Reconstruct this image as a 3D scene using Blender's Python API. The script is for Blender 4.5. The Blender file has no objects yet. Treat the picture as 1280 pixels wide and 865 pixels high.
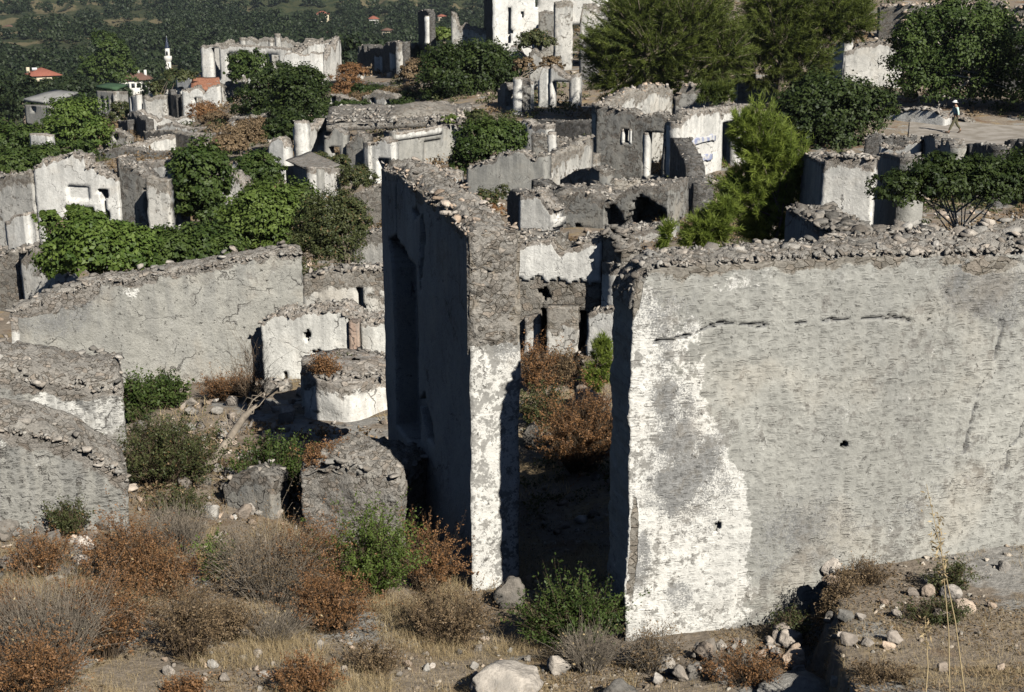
import bpy, bmesh, math, random
import numpy as np
from mathutils import Vector, Matrix

# ------------------------------------------------------------------ camera, sky, sun
S = bpy.context.scene
COL = S.collection
rnd = random.Random(7)
RNG = np.random.default_rng(11)
PITCH = math.radians(16.0)
FPX = 1758.0
cam = bpy.data.cameras.new("camera")
cam.sensor_width = 36.0
cam.lens = FPX / 1280.0 * 36.0
cam.clip_start = 0.1
cam.clip_end = 9000.0
camo = bpy.data.objects.new("camera", cam)
COL.objects.link(camo)
camo.location = (0, 0, 0)
camo.rotation_euler = (math.radians(90) - PITCH, 0, 0)
S.camera = camo

SUN_EL = math.radians(37.0)
sd = Vector((0.52, -0.854, 0)).normalized()
SUNV = Vector((sd.x * math.cos(SUN_EL), sd.y * math.cos(SUN_EL), math.sin(SUN_EL)))
w = bpy.data.worlds.new("World")
S.world = w
w.use_nodes = True
nt = w.node_tree
bg = nt.nodes["Background"]
sk = nt.nodes.new("ShaderNodeTexSky")
sk.sky_type = 'NISHITA'
sk.sun_disc = False
sk.air_density = 0.5
sk.dust_density = 0.1
sk.ozone_density = 0.6
sk.sun_elevation = SUN_EL
sk.sun_rotation = math.atan2(sd.x, sd.y)
nt.links.new(sk.outputs[0], bg.inputs[0])
bg.inputs[1].default_value = 0.05
sl = bpy.data.lights.new("sun", 'SUN')
sl.energy = 5.0
sl.angle = math.radians(0.5)
sl.color = (1.0, 0.955, 0.88)
slo = bpy.data.objects.new("sun", sl)
COL.objects.link(slo)
slo.location = (20, -20, 40)
slo.rotation_euler = SUNV.to_track_quat('Z', 'Y').to_euler()
S.view_settings.view_transform = 'Standard'
S.view_settings.look = 'None'
S.view_settings.exposure = 0.30
S.view_settings.gamma = 1.0
S.cycles.max_bounces = 4
S.cycles.diffuse_bounces = 0
S.cycles.transparent_max_bounces = 4

# ------------------------------------------------------------------ picture <-> place
CP, SP = math.cos(PITCH), math.sin(PITCH)


def ray(x, y):
    cx = (x - 640.0) / FPX
    cy = (432.5 - y) / FPX
    return np.array([cx, CP + cy * SP, -SP + cy * CP])


def P(x, y, Y):
    d = ray(x, y)
    return d * (Y / d[1])


def topx(X, Y, Z):
    f = Y * CP - Z * SP
    u = Y * SP + Z * CP
    return 640 + FPX * X / f, 432.5 - FPX * u / f


# ------------------------------------------------------------------ noise
def _h(i, j, k, seed):
    n = (i * 374761393 + j * 668265263 + k * 2147483647 + seed * 1274126177) & 0xFFFFFFFF
    n = ((n ^ (n >> 13)) * 1274126177) & 0xFFFFFFFF
    n = n ^ (n >> 16)
    return (n & 0xFFFF) / 65535.0


def vnoise(p, seed=0):
    p = np.asarray(p, float)
    f = np.floor(p)
    t = p - f
    t = t * t * (3 - 2 * t)
    i = f.astype(np.int64)
    r = 0
    for a in (0, 1):
        wa = t[:, 0] if a else 1 - t[:, 0]
        for b in (0, 1):
            wb = t[:, 1] if b else 1 - t[:, 1]
            for c in (0, 1):
                wc = t[:, 2] if c else 1 - t[:, 2]
                r = r + wa * wb * wc * _h(i[:, 0] + a, i[:, 1] + b, i[:, 2] + c, seed)
    return r


def fbm(p, oct=4, seed=0, rough=0.5):
    p = np.asarray(p, float)
    a, s, r, f = 1.0, 0.0, 0.0, 1.0
    for o in range(oct):
        r = r + a * (vnoise(p * f, seed + o * 17) - 0.5)
        s += a
        a *= rough
        f *= 2.03
    return r / s * 2      # about -1..1


# ------------------------------------------------------------------ terrain
TX = np.array([-300, 0, 200, 400, 640, 900, 1100, 1280, 1600], float)
TT = [
    (-12, [2.6] * 9), (2, [-2.5] * 9), (8, [-5.3] * 9),
    (11.5, [-6.6, -6.6, -6.7, -6.75, -6.8, -6.85, -6.85, -6.85, -6.8]),
    (14, [-7.0, -7.0, -7.05, -7.15, -7.35, -7.2, -7.15, -7.1, -7.0]),
    (17, [-7.35, -7.35, -7.4, -7.65, -7.9, -7.5, -7.2, -7.1, -7]),
    (21, [-7.6, -7.6, -7.75, -7.9, -7.8, -7.5, -7.1, -7, -7]),
    (25, [-8.3, -8.3, -8.3, -8.3, -7.6, -7.4, -7.2, -7.2, -7.2]),
    (30, [-9.4, -9.4, -9.3, -9.0, -8.2, -7.8, -7.6, -7.6, -7.6]),
    (38, [-10.5, -10.5, -10.5, -10.0, -8.9, -8.4, -8.2, -8.2, -8.2]),
    (50, [-11.6, -11.5, -11.4, -11.0, -9.8, -9.4, -9.0, -9.0, -9.0]),
    (62, [-12.4, -12.4, -12.0, -11.4, -10.2, -9.9, -9.7, -9.7, -9.7]),
    (77, [-13.6, -13.4, -12.8, -12.2, -10.8, -10.3, -10.1, -10.1, -10.1]),
    (95, [-15.5, -15.0, -14.0, -12.6, -10.6, -9.9, -9.3, -9.0, -8.5]),
    (110, [-17.5, -17, -15.4, -12.6, -9.8, -8.6, -7.6, -6.6, -6]),
    (130, [-20, -19, -17.3, -12.3, -9.2, -7, -5, -3, -2]),
    (160, [-23, -22, -20.3, -14.5, -10.5, -5, -2, 1, 2]),
    (200, [-28, -26, -23.5, -22, -17, -4, 2, 6, 8]),
    (300, [-38, -37, -36, -35, -30, -10, 8, 15, 18]),
    (450, [-46, -46, -45, -45, -43, -30, 0, 20, 26]),
    (600, [-49, -49, -49, -49, -48, -44, -15, 15, 30]),
    (1000, [-47, -47, -47, -47, -47, -46, -40, -10, 0]),
    (1150, [-36, -36, -36, -36, -36, -36, -30, -10, 10]),
    (1500, [25, 25, 25, 25, 25, 25, 30, 40, 50]),
    (2200, [170, 160, 170, 190, 180, 190, 200, 210, 220]),
    (4200, [420, 450, 480, 520, 500, 480, 520, 540, 560]),
]
TY = np.array([t[0] for t in TT], float)
TZ = np.array([t[1] for t in TT], float)
TL = np.log(TY + 16.0)


def hz(X, Y):
    X = np.atleast_1d(np.asarray(X, float))
    Y = np.atleast_1d(np.asarray(Y, float))
    X, Y = np.broadcast_arrays(X, Y)
    a = 640 + 1758 * 0.95 * X / np.maximum(Y, 6.0)
    a = np.clip(a, TX[0], TX[-1])
    l = np.log(np.clip(Y, -11.9, 4199) + 16.0)
    i = np.clip(np.searchsorted(TL, l, side='right') - 1, 0, len(TL) - 2)
    t = (l - TL[i]) / (TL[i + 1] - TL[i])
    j = np.clip(np.searchsorted(TX, a, side='right') - 1, 0, len(TX) - 2)
    s = (a - TX[j]) / (TX[j + 1] - TX[j])
    s = s * s * (3 - 2 * s)
    z = (TZ[i, j] * (1 - s) + TZ[i, j + 1] * s) * (1 - t) + (TZ[i + 1, j] * (1 - s) + TZ[i + 1, j + 1] * s) * t
    p = np.stack([X, Y, 0 * X], -1)
    amp = np.interp(Y, [0, 12, 30, 80, 200, 600, 1100, 2000], [.04, .05, .12, .25, .6, .8, 6, 30])
    frq = np.interp(Y, [0, 30, 80, 200, 600, 2000], [1.3, .8, .35, .12, .03, .012])
    # noise bands blended so the frequency never jumps
    z = z + amp * (fbm(p * np.array([1, 1, 1]) * .9, 4, 3) * np.clip((70 - Y) / 30, 0, 1) + fbm(p * .12, 4, 5) * np.clip((Y - 25) / 35, 0, 1)
                   + fbm(p * .012, 4, 8) * np.clip((Y - 500) / 600, 0, 1) * 2)
    # raised bank at the foot of the long plastered wall
    e = 3.02 + (Y - 11.9) * .17 + .20 * fbm(p * 1.9, 4, 21, .6)
    k = np.clip((X - e) / (.07 + .10 * np.clip(fbm(p * 1.3 + 7, 2, 22), 0, 1)), 0, 1)
    k = k * (Y > 8) * np.clip((15.6 - Y) / .4, 0, 1) * np.clip((Y - 8) / 3, 0, 1)
    z = z + .50 * k
    # a sunken pocket just left of the bank edge
    z = z - .22 * np.exp(-((X - e + .12) / .16) ** 2) * np.exp(-((Y - 12.9) / .9) ** 2)
    return z


def h1(X, Y):
    return float(hz(X, Y)[0])


def ground(x, y, y0=8.0, y1=2500.0):
    """where the sight line through a picture point meets the ground"""
    d = ray(x, y)
    Y = np.exp(np.linspace(math.log(y0), math.log(y1), 3000))
    X = d[0] / d[1] * Y
    Z = d[2] / d[1] * Y
    below = Z < hz(X, Y)
    k = int(np.argmax(below)) if below.any() else len(Y) - 1
    return np.array([X[k], Y[k], h1(X[k], Y[k])])


# ------------------------------------------------------------------ mesh helpers
def mk(name, V, Q=None, T=None, mat=None, parent=None, attrs=None, smooth=False, fattr=None):
    me = bpy.data.meshes.new(name)
    V = np.asarray(V, np.float32)
    Q = np.zeros((0, 4), np.int32) if Q is None else np.asarray(Q, np.int32).reshape(-1, 4)
    T = np.zeros((0, 3), np.int32) if T is None else np.asarray(T, np.int32).reshape(-1, 3)
    me.vertices.add(len(V))
    me.vertices.foreach_set("co", V.ravel())
    nl = Q.size + T.size
    me.loops.add(nl)
    me.loops.foreach_set("vertex_index", np.concatenate([Q.ravel(), T.ravel()]))
    nq, ntr = len(Q), len(T)
    me.polygons.add(nq + ntr)
    st = np.concatenate([np.arange(nq) * 4, nq * 4 + np.arange(ntr) * 3]).astype(np.int32)
    me.polygons.foreach_set("loop_start", st)
    if smooth:
        me.polygons.foreach_set("use_smooth", np.ones(nq + ntr, bool))
    for k, a in (attrs or {}).items():
        a = np.asarray(a, np.float32)
        if a.ndim == 2:
            at = me.attributes.new(k, 'FLOAT_VECTOR', 'POINT')
            at.data.foreach_set("vector", a.ravel())
        else:
            at = me.attributes.new(k, 'FLOAT', 'POINT')
            at.data.foreach_set("value", a)
    for k, a in (fattr or {}).items():
        at = me.attributes.new(k, 'FLOAT', 'FACE')
        at.data.foreach_set("value", np.asarray(a, np.float32))
    me.update(calc_edges=True)
    me.validate()
    if mat:
        me.materials.append(mat)
    o = bpy.data.objects.new(name, me)
    COL.objects.link(o)
    if parent is not None:
        o.parent = parent
    return o


def tag(o, label, cat, group=None, kind=None):
    o["label"] = label
    o["category"] = cat
    if group:
        o["group"] = group
    if kind:
        o["kind"] = kind
    return o


def thing(name, label, cat, loc, group=None):
    o = bpy.data.objects.new(name, None)
    o.empty_display_size = .2
    COL.objects.link(o)
    o.location = loc
    return tag(o, label, cat, group, 'thing')


def rotm(n, rng, full=True):
    q = rng.normal(size=(n, 4))
    if not full:
        q[:, 1:3] *= .18
    q /= np.linalg.norm(q, axis=1)[:, None]
    a, b, c, d = q.T
    return np.stack([np.stack([1 - 2 * (c * c + d * d), 2 * (b * c - a * d), 2 * (b * d + a * c)], -1),
                     np.stack([2 * (b * c + a * d), 1 - 2 * (b * b + d * d), 2 * (c * d - a * b)], -1),
                     np.stack([2 * (b * d - a * c), 2 * (c * d + a * b), 1 - 2 * (b * b + c * c)], -1)], 1)


def rock_templates(n, pts, seed):
    out = []
    r = np.random.default_rng(seed)
    for k in range(n):
        p = r.normal(size=(pts, 3))
        p /= np.linalg.norm(p, axis=1)[:, None]
        p = np.sign(p) * np.abs(p) ** .6
        p *= (0.55 + .45 * r.random((pts, 1)) ** .5) * np.array([1, .65 + .4 * r.random(), .42 + .28 * r.random()]) * .55
        bm = bmesh.new()
        for q in p:
            bm.verts.new(q)
        res = bmesh.ops.convex_hull(bm, input=bm.verts)
        bmesh.ops.delete(bm, geom=[v for v in bm.verts if not v.link_faces], context='VERTS')
        bm.verts.index_update()
        V = np.array([v.co[:] for v in bm.verts])
        T = np.array([[v.index for v in f.verts] for f in bm.faces if len(f.verts) == 3])
        bm.free()
        out.append((V, T))
    return out


RT = rock_templates(20, 13, 5)
RTL = rock_templates(12, 9, 9)


def rubble(pos, size, rng, tmpl=None, flat=True):
    """many loose stones as one vertex/triangle soup"""
    tmpl = tmpl or RTL
    R = rotm(len(pos), rng, not flat)
    yaw = rng.random(len(pos)) * 6.283
    c, s = np.cos(yaw), np.sin(yaw)
    Z = np.zeros((len(pos), 3, 3))
    Z[:, 0, 0] = c; Z[:, 0, 1] = -s; Z[:, 1, 0] = s; Z[:, 1, 1] = c; Z[:, 2, 2] = 1
    R = R @ Z
    VV, TTr, var, o = [], [], [], 0
    for k in range(len(pos)):
        V, T = tmpl[k % len(tmpl)]
        v = V @ (R[k].T) * size[k] + pos[k]
        VV.append(v); TTr.append(T + o); o += len(v)
        var.append(np.full(len(v), rng.random()))
    if not VV:
        return np.zeros((0, 3)), np.zeros((0, 3), int), np.zeros(0)
    return np.concatenate(VV), np.concatenate(TTr), np.concatenate(var)


def tube(pts, rad, n=6):
    pts = np.asarray(pts, float)
    rad = np.asarray(rad, float)
    V, Q = [], []
    for i, p in enumerate(pts):
        t = pts[min(i + 1, len(pts) - 1)] - pts[max(i - 1, 0)]
        t = t / (np.linalg.norm(t) + 1e-9)
        a = np.cross(t, [0.31, .77, .55]); a /= np.linalg.norm(a) + 1e-9
        b = np.cross(t, a)
        for k in range(n):
            g = 2 * math.pi * k / n
            V.append(p + rad[i] * (math.cos(g) * a + math.sin(g) * b))
    for i in range(len(pts) - 1):
        for k in range(n):
            Q.append([i * n + k, i * n + (k + 1) % n, (i + 1) * n + (k + 1) % n, (i + 1) * n + k])
    return np.array(V), np.array(Q)


def joinq(parts):
    VV, QQ, o = [], [], 0
    for V, Q in parts:
        VV.append(V); QQ.append(Q + o); o += len(V)
    return np.concatenate(VV), np.concatenate(QQ)


def box(x0, x1, y0, y1, z0, z1):
    V = np.array([[x, y, z] for z in (z0, z1) for y in (y0, y1) for x in (x0, x1)], float)
    Q = np.array([[0, 2, 3, 1], [4, 5, 7, 6], [0, 1, 5, 4], [2, 6, 7, 3], [0, 4, 6, 2], [1, 3, 7, 5]])
    return V, Q


# ------------------------------------------------------------------ materials
class NB:
    def __init__(self, name, rough=.9):
        m = bpy.data.materials.new(name)
        m.use_nodes = True
        self.m = m
        self.t = m.node_tree
        self.b = self.t.nodes["Principled BSDF"]
        self.b.inputs["Roughness"].default_value = rough
        self.b.inputs["Specular IOR Level"].default_value = .15

    def n(self, typ, **kw):
        nd = self.t.nodes.new(typ)
        for k, v in kw.items():
            setattr(nd, k, v)
        return nd

    def inp(self, nd, key, v):
        s = nd.inputs[key]
        if isinstance(v, bpy.types.NodeSocket):
            self.t.links.new(v, s)
        else:
            s.default_value = v

    def math(self, op, a, b=0.0, c=None, clamp=False):
        nd = self.n("ShaderNodeMath", operation=op, use_clamp=clamp)
        self.inp(nd, 0, a); self.inp(nd, 1, b)
        if c is not None:
            self.inp(nd, 2, c)
        return nd.outputs[0]

    def rng(self, v, a, b, c=0.0, d=1.0, smooth=True):
        nd = self.n("ShaderNodeMapRange", interpolation_type='SMOOTHSTEP' if smooth else 'LINEAR')
        self.inp(nd, 0, v); self.inp(nd, 1, a); self.inp(nd, 2, b); self.inp(nd, 3, c); self.inp(nd, 4, d)
        return nd.outputs[0]

    def noise(self, vec, scale, detail=4.0, rough=.55, sc=None):
        if sc:
            vec = self.mapping(vec, sc)
        nd = self.n("ShaderNodeTexNoise")
        self.inp(nd, "Vector", vec); self.inp(nd, "Scale", scale); self.inp(nd, "Detail", detail); self.inp(nd, "Roughness", rough)
        return nd.outputs[0]

    def mapping(self, vec, sc, loc=(0, 0, 0)):
        nd = self.n("ShaderNodeMapping")
        self.inp(nd, "Vector", vec); self.inp(nd, "Scale", sc); self.inp(nd, "Location", loc)
        return nd.outputs[0]

    def vor(self, vec, scale, feature='F1', rand=1.0):
        nd = self.n("ShaderNodeTexVoronoi", feature=feature)
        self.inp(nd, "Vector", vec); self.inp(nd, "Scale", scale); self.inp(nd, "Randomness", rand)
        return nd

    def mix(self, f, a, b, mode='MIX'):
        nd = self.n("ShaderNodeMix", data_type='RGBA', blend_type=mode)
        self.inp(nd, 0, f)
        for k, v in ((6, a), (7, b)):
            if isinstance(v, (tuple, list)):
                v = tuple(v) + ((1.0,) if len(v) == 3 else ())
            self.inp(nd, k, v)
        return nd.outputs[2]

    def scale(self, col, f):
        nd = self.n("ShaderNodeVectorMath", operation='SCALE')
        if isinstance(col, (tuple, list)):
            nd.inputs[0].default_value = col[:3]
        else:
            self.inp(nd, 0, col)
        self.inp(nd, "Scale", f)
        return nd.outputs[0]

    def attr(self, name, out=2):
        nd = self.n("ShaderNodeAttribute", attribute_name=name)
        return nd.outputs[out]

    def obj(self):
        return self.n("ShaderNodeTexCoord").outputs["Object"]

    def pos(self):
        return self.n("ShaderNodeNewGeometry").outputs["Position"]

    def bump(self, h, strength, dist, normal=None):
        nd = self.n("ShaderNodeBump")
        self.inp(nd, "Height", h); self.inp(nd, "Strength", strength); self.inp(nd, "Distance", dist)
        if normal is not None:
            self.inp(nd, "Normal", normal)
        return nd.outputs[0]

    def done(self, col, normal=None):
        self.inp(self.b, "Base Color", col)
        if normal is not None:
            self.inp(self.b, "Normal", normal)
        return self.m


def wallmat(name, plaster=(.55, .53, .48), stone=(.27, .255, .23), cover=.6, top=.5, stain=.4, ssize=.13, bump=1.0,
            marks=False, masks=False, pits=.5, warm=.3, edge=.03, streak=.6, hair=.75):
    b = NB(name)
    o = b.obj()
    sz = b.attr("sz", 1)
    dt = b.attr("dtop")
    n0 = b.noise(o, .45, 5, .6)
    n1 = b.noise(o, 1.1, 8, .66)
    n2 = b.noise(o, 4.5, 6, .65)
    nf = b.noise(o, 22, 6, .7)
    ng = b.noise(o, 60, 4, .7)
    v = b.math('ADD', b.math('MULTIPLY', n1, .58), b.math('MULTIPLY', n2, .42))
    v = b.math('ADD', v, b.math('MULTIPLY', b.rng(dt, 0, top, 0, 1), .34))
    v = b.math('SUBTRACT', v, .30)
    thr = .5 + (.5 - cover) * .55
    if masks:
        v = b.math('SUBTRACT', v, b.math('MULTIPLY', b.attr("ms"), .5))
    m = b.rng(v, thr - edge, thr + edge)
    # stone: rubble in lime mortar, mostly smeared over
    wn = b.n("ShaderNodeTexNoise"); b.inp(wn, "Vector", o); b.inp(wn, "Scale", 4.0); b.inp(wn, "Detail", 4.0)
    wv = b.n("ShaderNodeVectorMath", operation='ADD')
    b.inp(wv, 0, o); b.inp(wv, 1, b.scale(wn.outputs[1], .22))
    mp = b.mapping(wv.outputs[0], (1, 1, 1.5))
    vo = b.vor(mp, 1 / ssize)
    ve = b.vor(mp, 1 / ssize, 'DISTANCE_TO_EDGE')
    cs = b.n("ShaderNodeSeparateColor"); b.inp(cs, 0, vo.outputs["Color"])
    mort = b.rng(b.math('ADD', b.math('MULTIPLY', n2, .6), b.math('MULTIPLY', cs.outputs[2], .4)), .42, .56)
    sv = b.math('ADD', b.math('MULTIPLY', cs.outputs[0], .6), .62)
    sv = b.math('MULTIPLY', sv, b.rng(nf, .25, .75, .6, 1.3))
    sc = b.mix(b.math('MULTIPLY', cs.outputs[1], warm), stone, (stone[0] * 1.25, stone[1] * .92, stone[2] * .66))
    sc = b.scale(sc, sv)
    gap = b.math('MAXIMUM', b.rng(ve.outputs[0], .01, .09), mort)
    mc_ = b.scale(stone, b.math('MULTIPLY', b.rng(nf, .25, .75, .65, 1.35), b.rng(n1, .3, .7, .85, 1.25)))
    sc = b.mix(b.math('MULTIPLY', mort, .8), sc, mc_)
    sc = b.mix(gap, (stone[0] * .62, stone[1] * .59, stone[2] * .54), sc)
    # plaster
    pv = b.math('MULTIPLY', b.rng(n2, .25, .75, .82, 1.1), b.rng(nf, .2, .8, .84, 1.12))
    pv = b.math('MULTIPLY', pv, b.rng(n0, .3, .7, .82, 1.12))
    pc = b.scale(plaster, pv)
    e = b.math('MULTIPLY', b.math('SUBTRACT', n2, .5), 1.7)
    e = b.math('ADD', e, b.math('MULTIPLY', b.math('SUBTRACT', nf, .5), 1.3))
    e = b.math('ADD', e, b.math('MULTIPLY', b.math('SUBTRACT', n1, .5), 1.2))
    if masks:
        wm = b.rng(b.math('ADD', b.attr("mw"), e), .42, .56)
        wc = b.scale((.76, .745, .69), b.math('MULTIPLY', b.rng(nf, .2, .8, .84, 1.1), b.rng(ng, .2, .8, .9, 1.08)))
        pc = b.mix(wm, pc, wc)
        ge = b.math('ADD', b.math('MULTIPLY', e, .75), b.math('MULTIPLY', b.math('SUBTRACT', ng, .5), 2.6))
        gm = b.rng(b.math('ADD', b.attr("mg"), ge), .34, .66)
        gc = b.scale((.155, .155, .152), b.math('MULTIPLY', b.rng(nf, .25, .75, .55, 1.7), b.rng(ng, .25, .75, .7, 1.4)))
        pc = b.mix(b.math('MULTIPLY', gm, .85), pc, gc)
        fl = b.rng(b.math('ADD', b.math('ADD', b.math('MULTIPLY', b.noise(o, 8, 7, .75), .66), b.math('MULTIPLY', n1, .34)), b.math('MULTIPLY', wm, .022)), .553, .572)
        pc = b.mix(b.math('MULTIPLY', fl, .8), pc, b.scale((.22, .21, .19), b.rng(ng, .25, .75, .6, 1.5)))
    st = b.noise(o, 1.6, 7, .68, (1, 1, .38))
    stf = b.math('MULTIPLY', b.rng(st, .48, .66), stain)
    pc = b.mix(stf, pc, b.scale((.23, .23, .22), b.rng(nf, .25, .75, .7, 1.5)))
    # rain streaks hanging from the broken top
    sk_ = b.noise(o, 5.0, 5, .6, (1, 1, .10))
    skf = b.math('MULTIPLY', b.rng(sk_, .44, .62), b.rng(dt, 1.5, .1))
    pc = b.mix(b.math('MULTIPLY', skf, streak), pc, (.20, .20, .19))
    tan = b.math('MULTIPLY', b.rng(b.noise(o, .9, 5, .6), .5, .72), .5 * warm + .08)
    pc = b.mix(tan, pc, (.44, .35, .24))
    pit = b.rng(b.noise(o, 10, 5, .72), .63, .68)
    pc = b.mix(b.math('MULTIPLY', pit, pits), pc, (.13, .12, .105))
    # hairline cracks in the coat
    cw = b.n("ShaderNodeVectorMath", operation='ADD'); b.inp(cw, 0, o); b.inp(cw, 1, b.scale(wn.outputs[1], .5))
    cv = b.vor(cw.outputs[0], .9, 'DISTANCE_TO_EDGE')
    ck = b.math('MULTIPLY', b.rng(cv.outputs[0], .016, .004), b.rng(n1, .45, .6))
    pc = b.mix(b.math('MULTIPLY', ck, hair), pc, (.12, .11, .10))
    ph = b.math('ADD', b.math('MULTIPLY', n2, .03), b.math('MULTIPLY', nf, .014))
    ph = b.math('SUBTRACT', ph, b.math('MULTIPLY', pit, .02))
    ph = b.math('SUBTRACT', ph, b.math('MULTIPLY', ck, .026 * hair))
    ph = b.math('ADD', ph, .03)
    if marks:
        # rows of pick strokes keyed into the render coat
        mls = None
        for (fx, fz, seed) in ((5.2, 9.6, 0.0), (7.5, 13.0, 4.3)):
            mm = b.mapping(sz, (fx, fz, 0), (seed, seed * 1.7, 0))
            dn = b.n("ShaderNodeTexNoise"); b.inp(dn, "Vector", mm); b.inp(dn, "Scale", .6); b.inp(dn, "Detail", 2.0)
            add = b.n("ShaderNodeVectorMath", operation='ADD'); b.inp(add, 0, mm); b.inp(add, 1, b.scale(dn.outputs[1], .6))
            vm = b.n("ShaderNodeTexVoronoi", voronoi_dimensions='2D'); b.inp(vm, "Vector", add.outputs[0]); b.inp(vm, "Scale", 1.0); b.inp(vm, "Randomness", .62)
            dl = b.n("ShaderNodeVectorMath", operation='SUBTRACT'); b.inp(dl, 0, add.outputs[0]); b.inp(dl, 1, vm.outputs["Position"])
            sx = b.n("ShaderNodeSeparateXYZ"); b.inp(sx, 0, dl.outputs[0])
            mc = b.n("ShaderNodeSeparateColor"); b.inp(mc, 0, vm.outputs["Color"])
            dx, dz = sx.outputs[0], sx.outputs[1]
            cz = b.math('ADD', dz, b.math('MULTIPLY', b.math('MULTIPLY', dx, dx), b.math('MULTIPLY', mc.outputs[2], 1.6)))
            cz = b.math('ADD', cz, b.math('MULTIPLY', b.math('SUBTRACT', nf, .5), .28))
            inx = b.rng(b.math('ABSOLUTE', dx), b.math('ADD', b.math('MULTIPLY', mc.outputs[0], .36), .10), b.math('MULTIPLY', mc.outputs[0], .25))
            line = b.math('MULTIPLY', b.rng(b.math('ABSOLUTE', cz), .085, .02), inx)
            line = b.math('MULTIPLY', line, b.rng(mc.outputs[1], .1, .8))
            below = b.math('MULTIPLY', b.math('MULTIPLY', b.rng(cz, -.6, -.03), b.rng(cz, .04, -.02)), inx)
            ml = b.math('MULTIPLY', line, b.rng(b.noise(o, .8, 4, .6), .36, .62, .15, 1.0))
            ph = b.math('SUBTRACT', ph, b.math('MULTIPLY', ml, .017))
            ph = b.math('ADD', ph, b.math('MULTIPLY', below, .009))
            pc = b.mix(b.math('MULTIPLY', ml, .50), pc, (.12, .11, .095))  # shade under each stroke put into the colour, on top of the bump
    shh = b.math('ADD', b.math('MULTIPLY', b.rng(gap, 0, 1), .03), b.math('MULTIPLY', nf, .035))
    hmix = b.n("ShaderNodeMix", data_type='FLOAT'); b.inp(hmix, 0, m); b.inp(hmix, 2, shh); b.inp(hmix, 3, b.math('ADD', ph, .02))
    col = b.mix(m, sc, pc)
    return b.done(col, b.bump(hmix.outputs[0], min(1.0, .8 * bump), 1.0 * bump))


def stonemat(name, c=(.33, .315, .285), lo=.55, hi=1.35, lichen=.5, warm=.35):
    b = NB(name)
    o = b.obj()
    p = b.pos()
    r = b.n("ShaderNodeObjectInfo").outputs["Random"]
    vv = b.attr("v")
    rv = b.math('FRACT', b.math('ADD', r, b.math('MULTIPLY', vv, 3.7)))
    n = b.noise(p, 14, 6, .65)
    nl = b.noise(p, 3.5, 4, .6)
    col = b.mix(b.math('MULTIPLY', b.math('FRACT', b.math('MULTIPLY', rv, 7.3)), warm), c, (c[0] * 1.15, c[1] * .88, c[2] * .66))
    col = b.scale(col, b.math('MULTIPLY', b.rng(rv, 0, 1, lo, hi, False), b.rng(n, .25, .75, .65, 1.3)))
    col = b.mix(b.math('MULTIPLY', b.rng(nl, .5, .65), lichen), col, (.12, .118, .11))
    return b.done(col, b.bump(n, .7, .05))


def leafmat(name, a, c, trans=.25, dry=None, dryf=0.0):
    b = NB(name, .55)
    v = b.attr("v")
    col = b.mix(v, a, c)
    if dry:
        col = b.mix(b.rng(b.math('FRACT', b.math('MULTIPLY', v, 13.7)), 1 - dryf, 1 - dryf + .02), col, dry)
    b.inp(b.b, "Base Color", col)
    b.b.inputs["Specular IOR Level"].default_value = .3
    if trans > 0:
        tr = b.n("ShaderNodeBsdfTranslucent"); b.inp(tr, 0, b.scale(col, 1.3))
        mx = b.n("ShaderNodeMixShader"); b.inp(mx, 0, trans)
        b.t.links.new(b.b.outputs[0], mx.inputs[1]); b.t.links.new(tr.outputs[0], mx.inputs[2])
        b.t.links.new(mx.outputs[0], b.t.nodes["Material Output"].inputs[0])
    return b.m


def plain(name, c, rough=.85, var=.2, scale=6, bump=.0):
    b = NB(name, rough)
    n = b.noise(b.obj(), scale, 5, .6)
    col = b.scale(c, b.rng(n, .2, .8, 1 - var, 1 + var))
    return b.done(col, b.bump(n, .5, bump) if bump else None)


M = {}
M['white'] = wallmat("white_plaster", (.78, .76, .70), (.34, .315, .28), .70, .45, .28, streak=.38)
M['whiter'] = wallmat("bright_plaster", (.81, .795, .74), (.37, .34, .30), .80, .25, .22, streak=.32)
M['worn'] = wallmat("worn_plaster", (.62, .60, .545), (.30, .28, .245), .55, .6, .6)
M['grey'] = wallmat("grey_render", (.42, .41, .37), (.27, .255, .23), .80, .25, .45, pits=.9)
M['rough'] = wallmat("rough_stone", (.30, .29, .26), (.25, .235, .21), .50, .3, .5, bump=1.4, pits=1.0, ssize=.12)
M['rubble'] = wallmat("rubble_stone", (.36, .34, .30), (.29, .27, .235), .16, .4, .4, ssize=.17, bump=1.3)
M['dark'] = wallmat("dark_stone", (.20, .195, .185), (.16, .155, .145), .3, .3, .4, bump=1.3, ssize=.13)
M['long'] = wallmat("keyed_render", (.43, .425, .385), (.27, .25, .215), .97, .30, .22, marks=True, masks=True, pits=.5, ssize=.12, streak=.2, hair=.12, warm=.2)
M['gable'] = wallmat("gable_render", (.40, .39, .36), (.30, .275, .235), .92, .3, .3, masks=True, pits=.8, ssize=.13)
M['left'] = wallmat("pitted_render", (.43, .42, .375), (.30, .28, .25), .90, .35, .35, pits=1.0, ssize=.12, masks=True, bump=1.5)
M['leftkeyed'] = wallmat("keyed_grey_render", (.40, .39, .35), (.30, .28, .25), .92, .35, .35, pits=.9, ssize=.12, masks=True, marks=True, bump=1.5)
M['whitest'] = wallmat("cream_plaster", (.80, .785, .72), (.38, .35, .31), .88, .2, .12, streak=.35, pits=.6)
M['core'] = wallmat("rubble_core", (.36, .345, .31), (.34, .32, .285), .30, .01, .4, ssize=.085, bump=1.5, pits=1.0)
M['pinkish'] = wallmat("pink_plaster", (.50, .36, .28), (.33, .28, .24), .8, .1, .3)
M['stone'] = stonemat("limestone", lo=.5, hi=1.5)
M['stone_pale'] = stonemat("pale_limestone", (.42, .385, .34), .5, 1.45, .4, .7)
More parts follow.
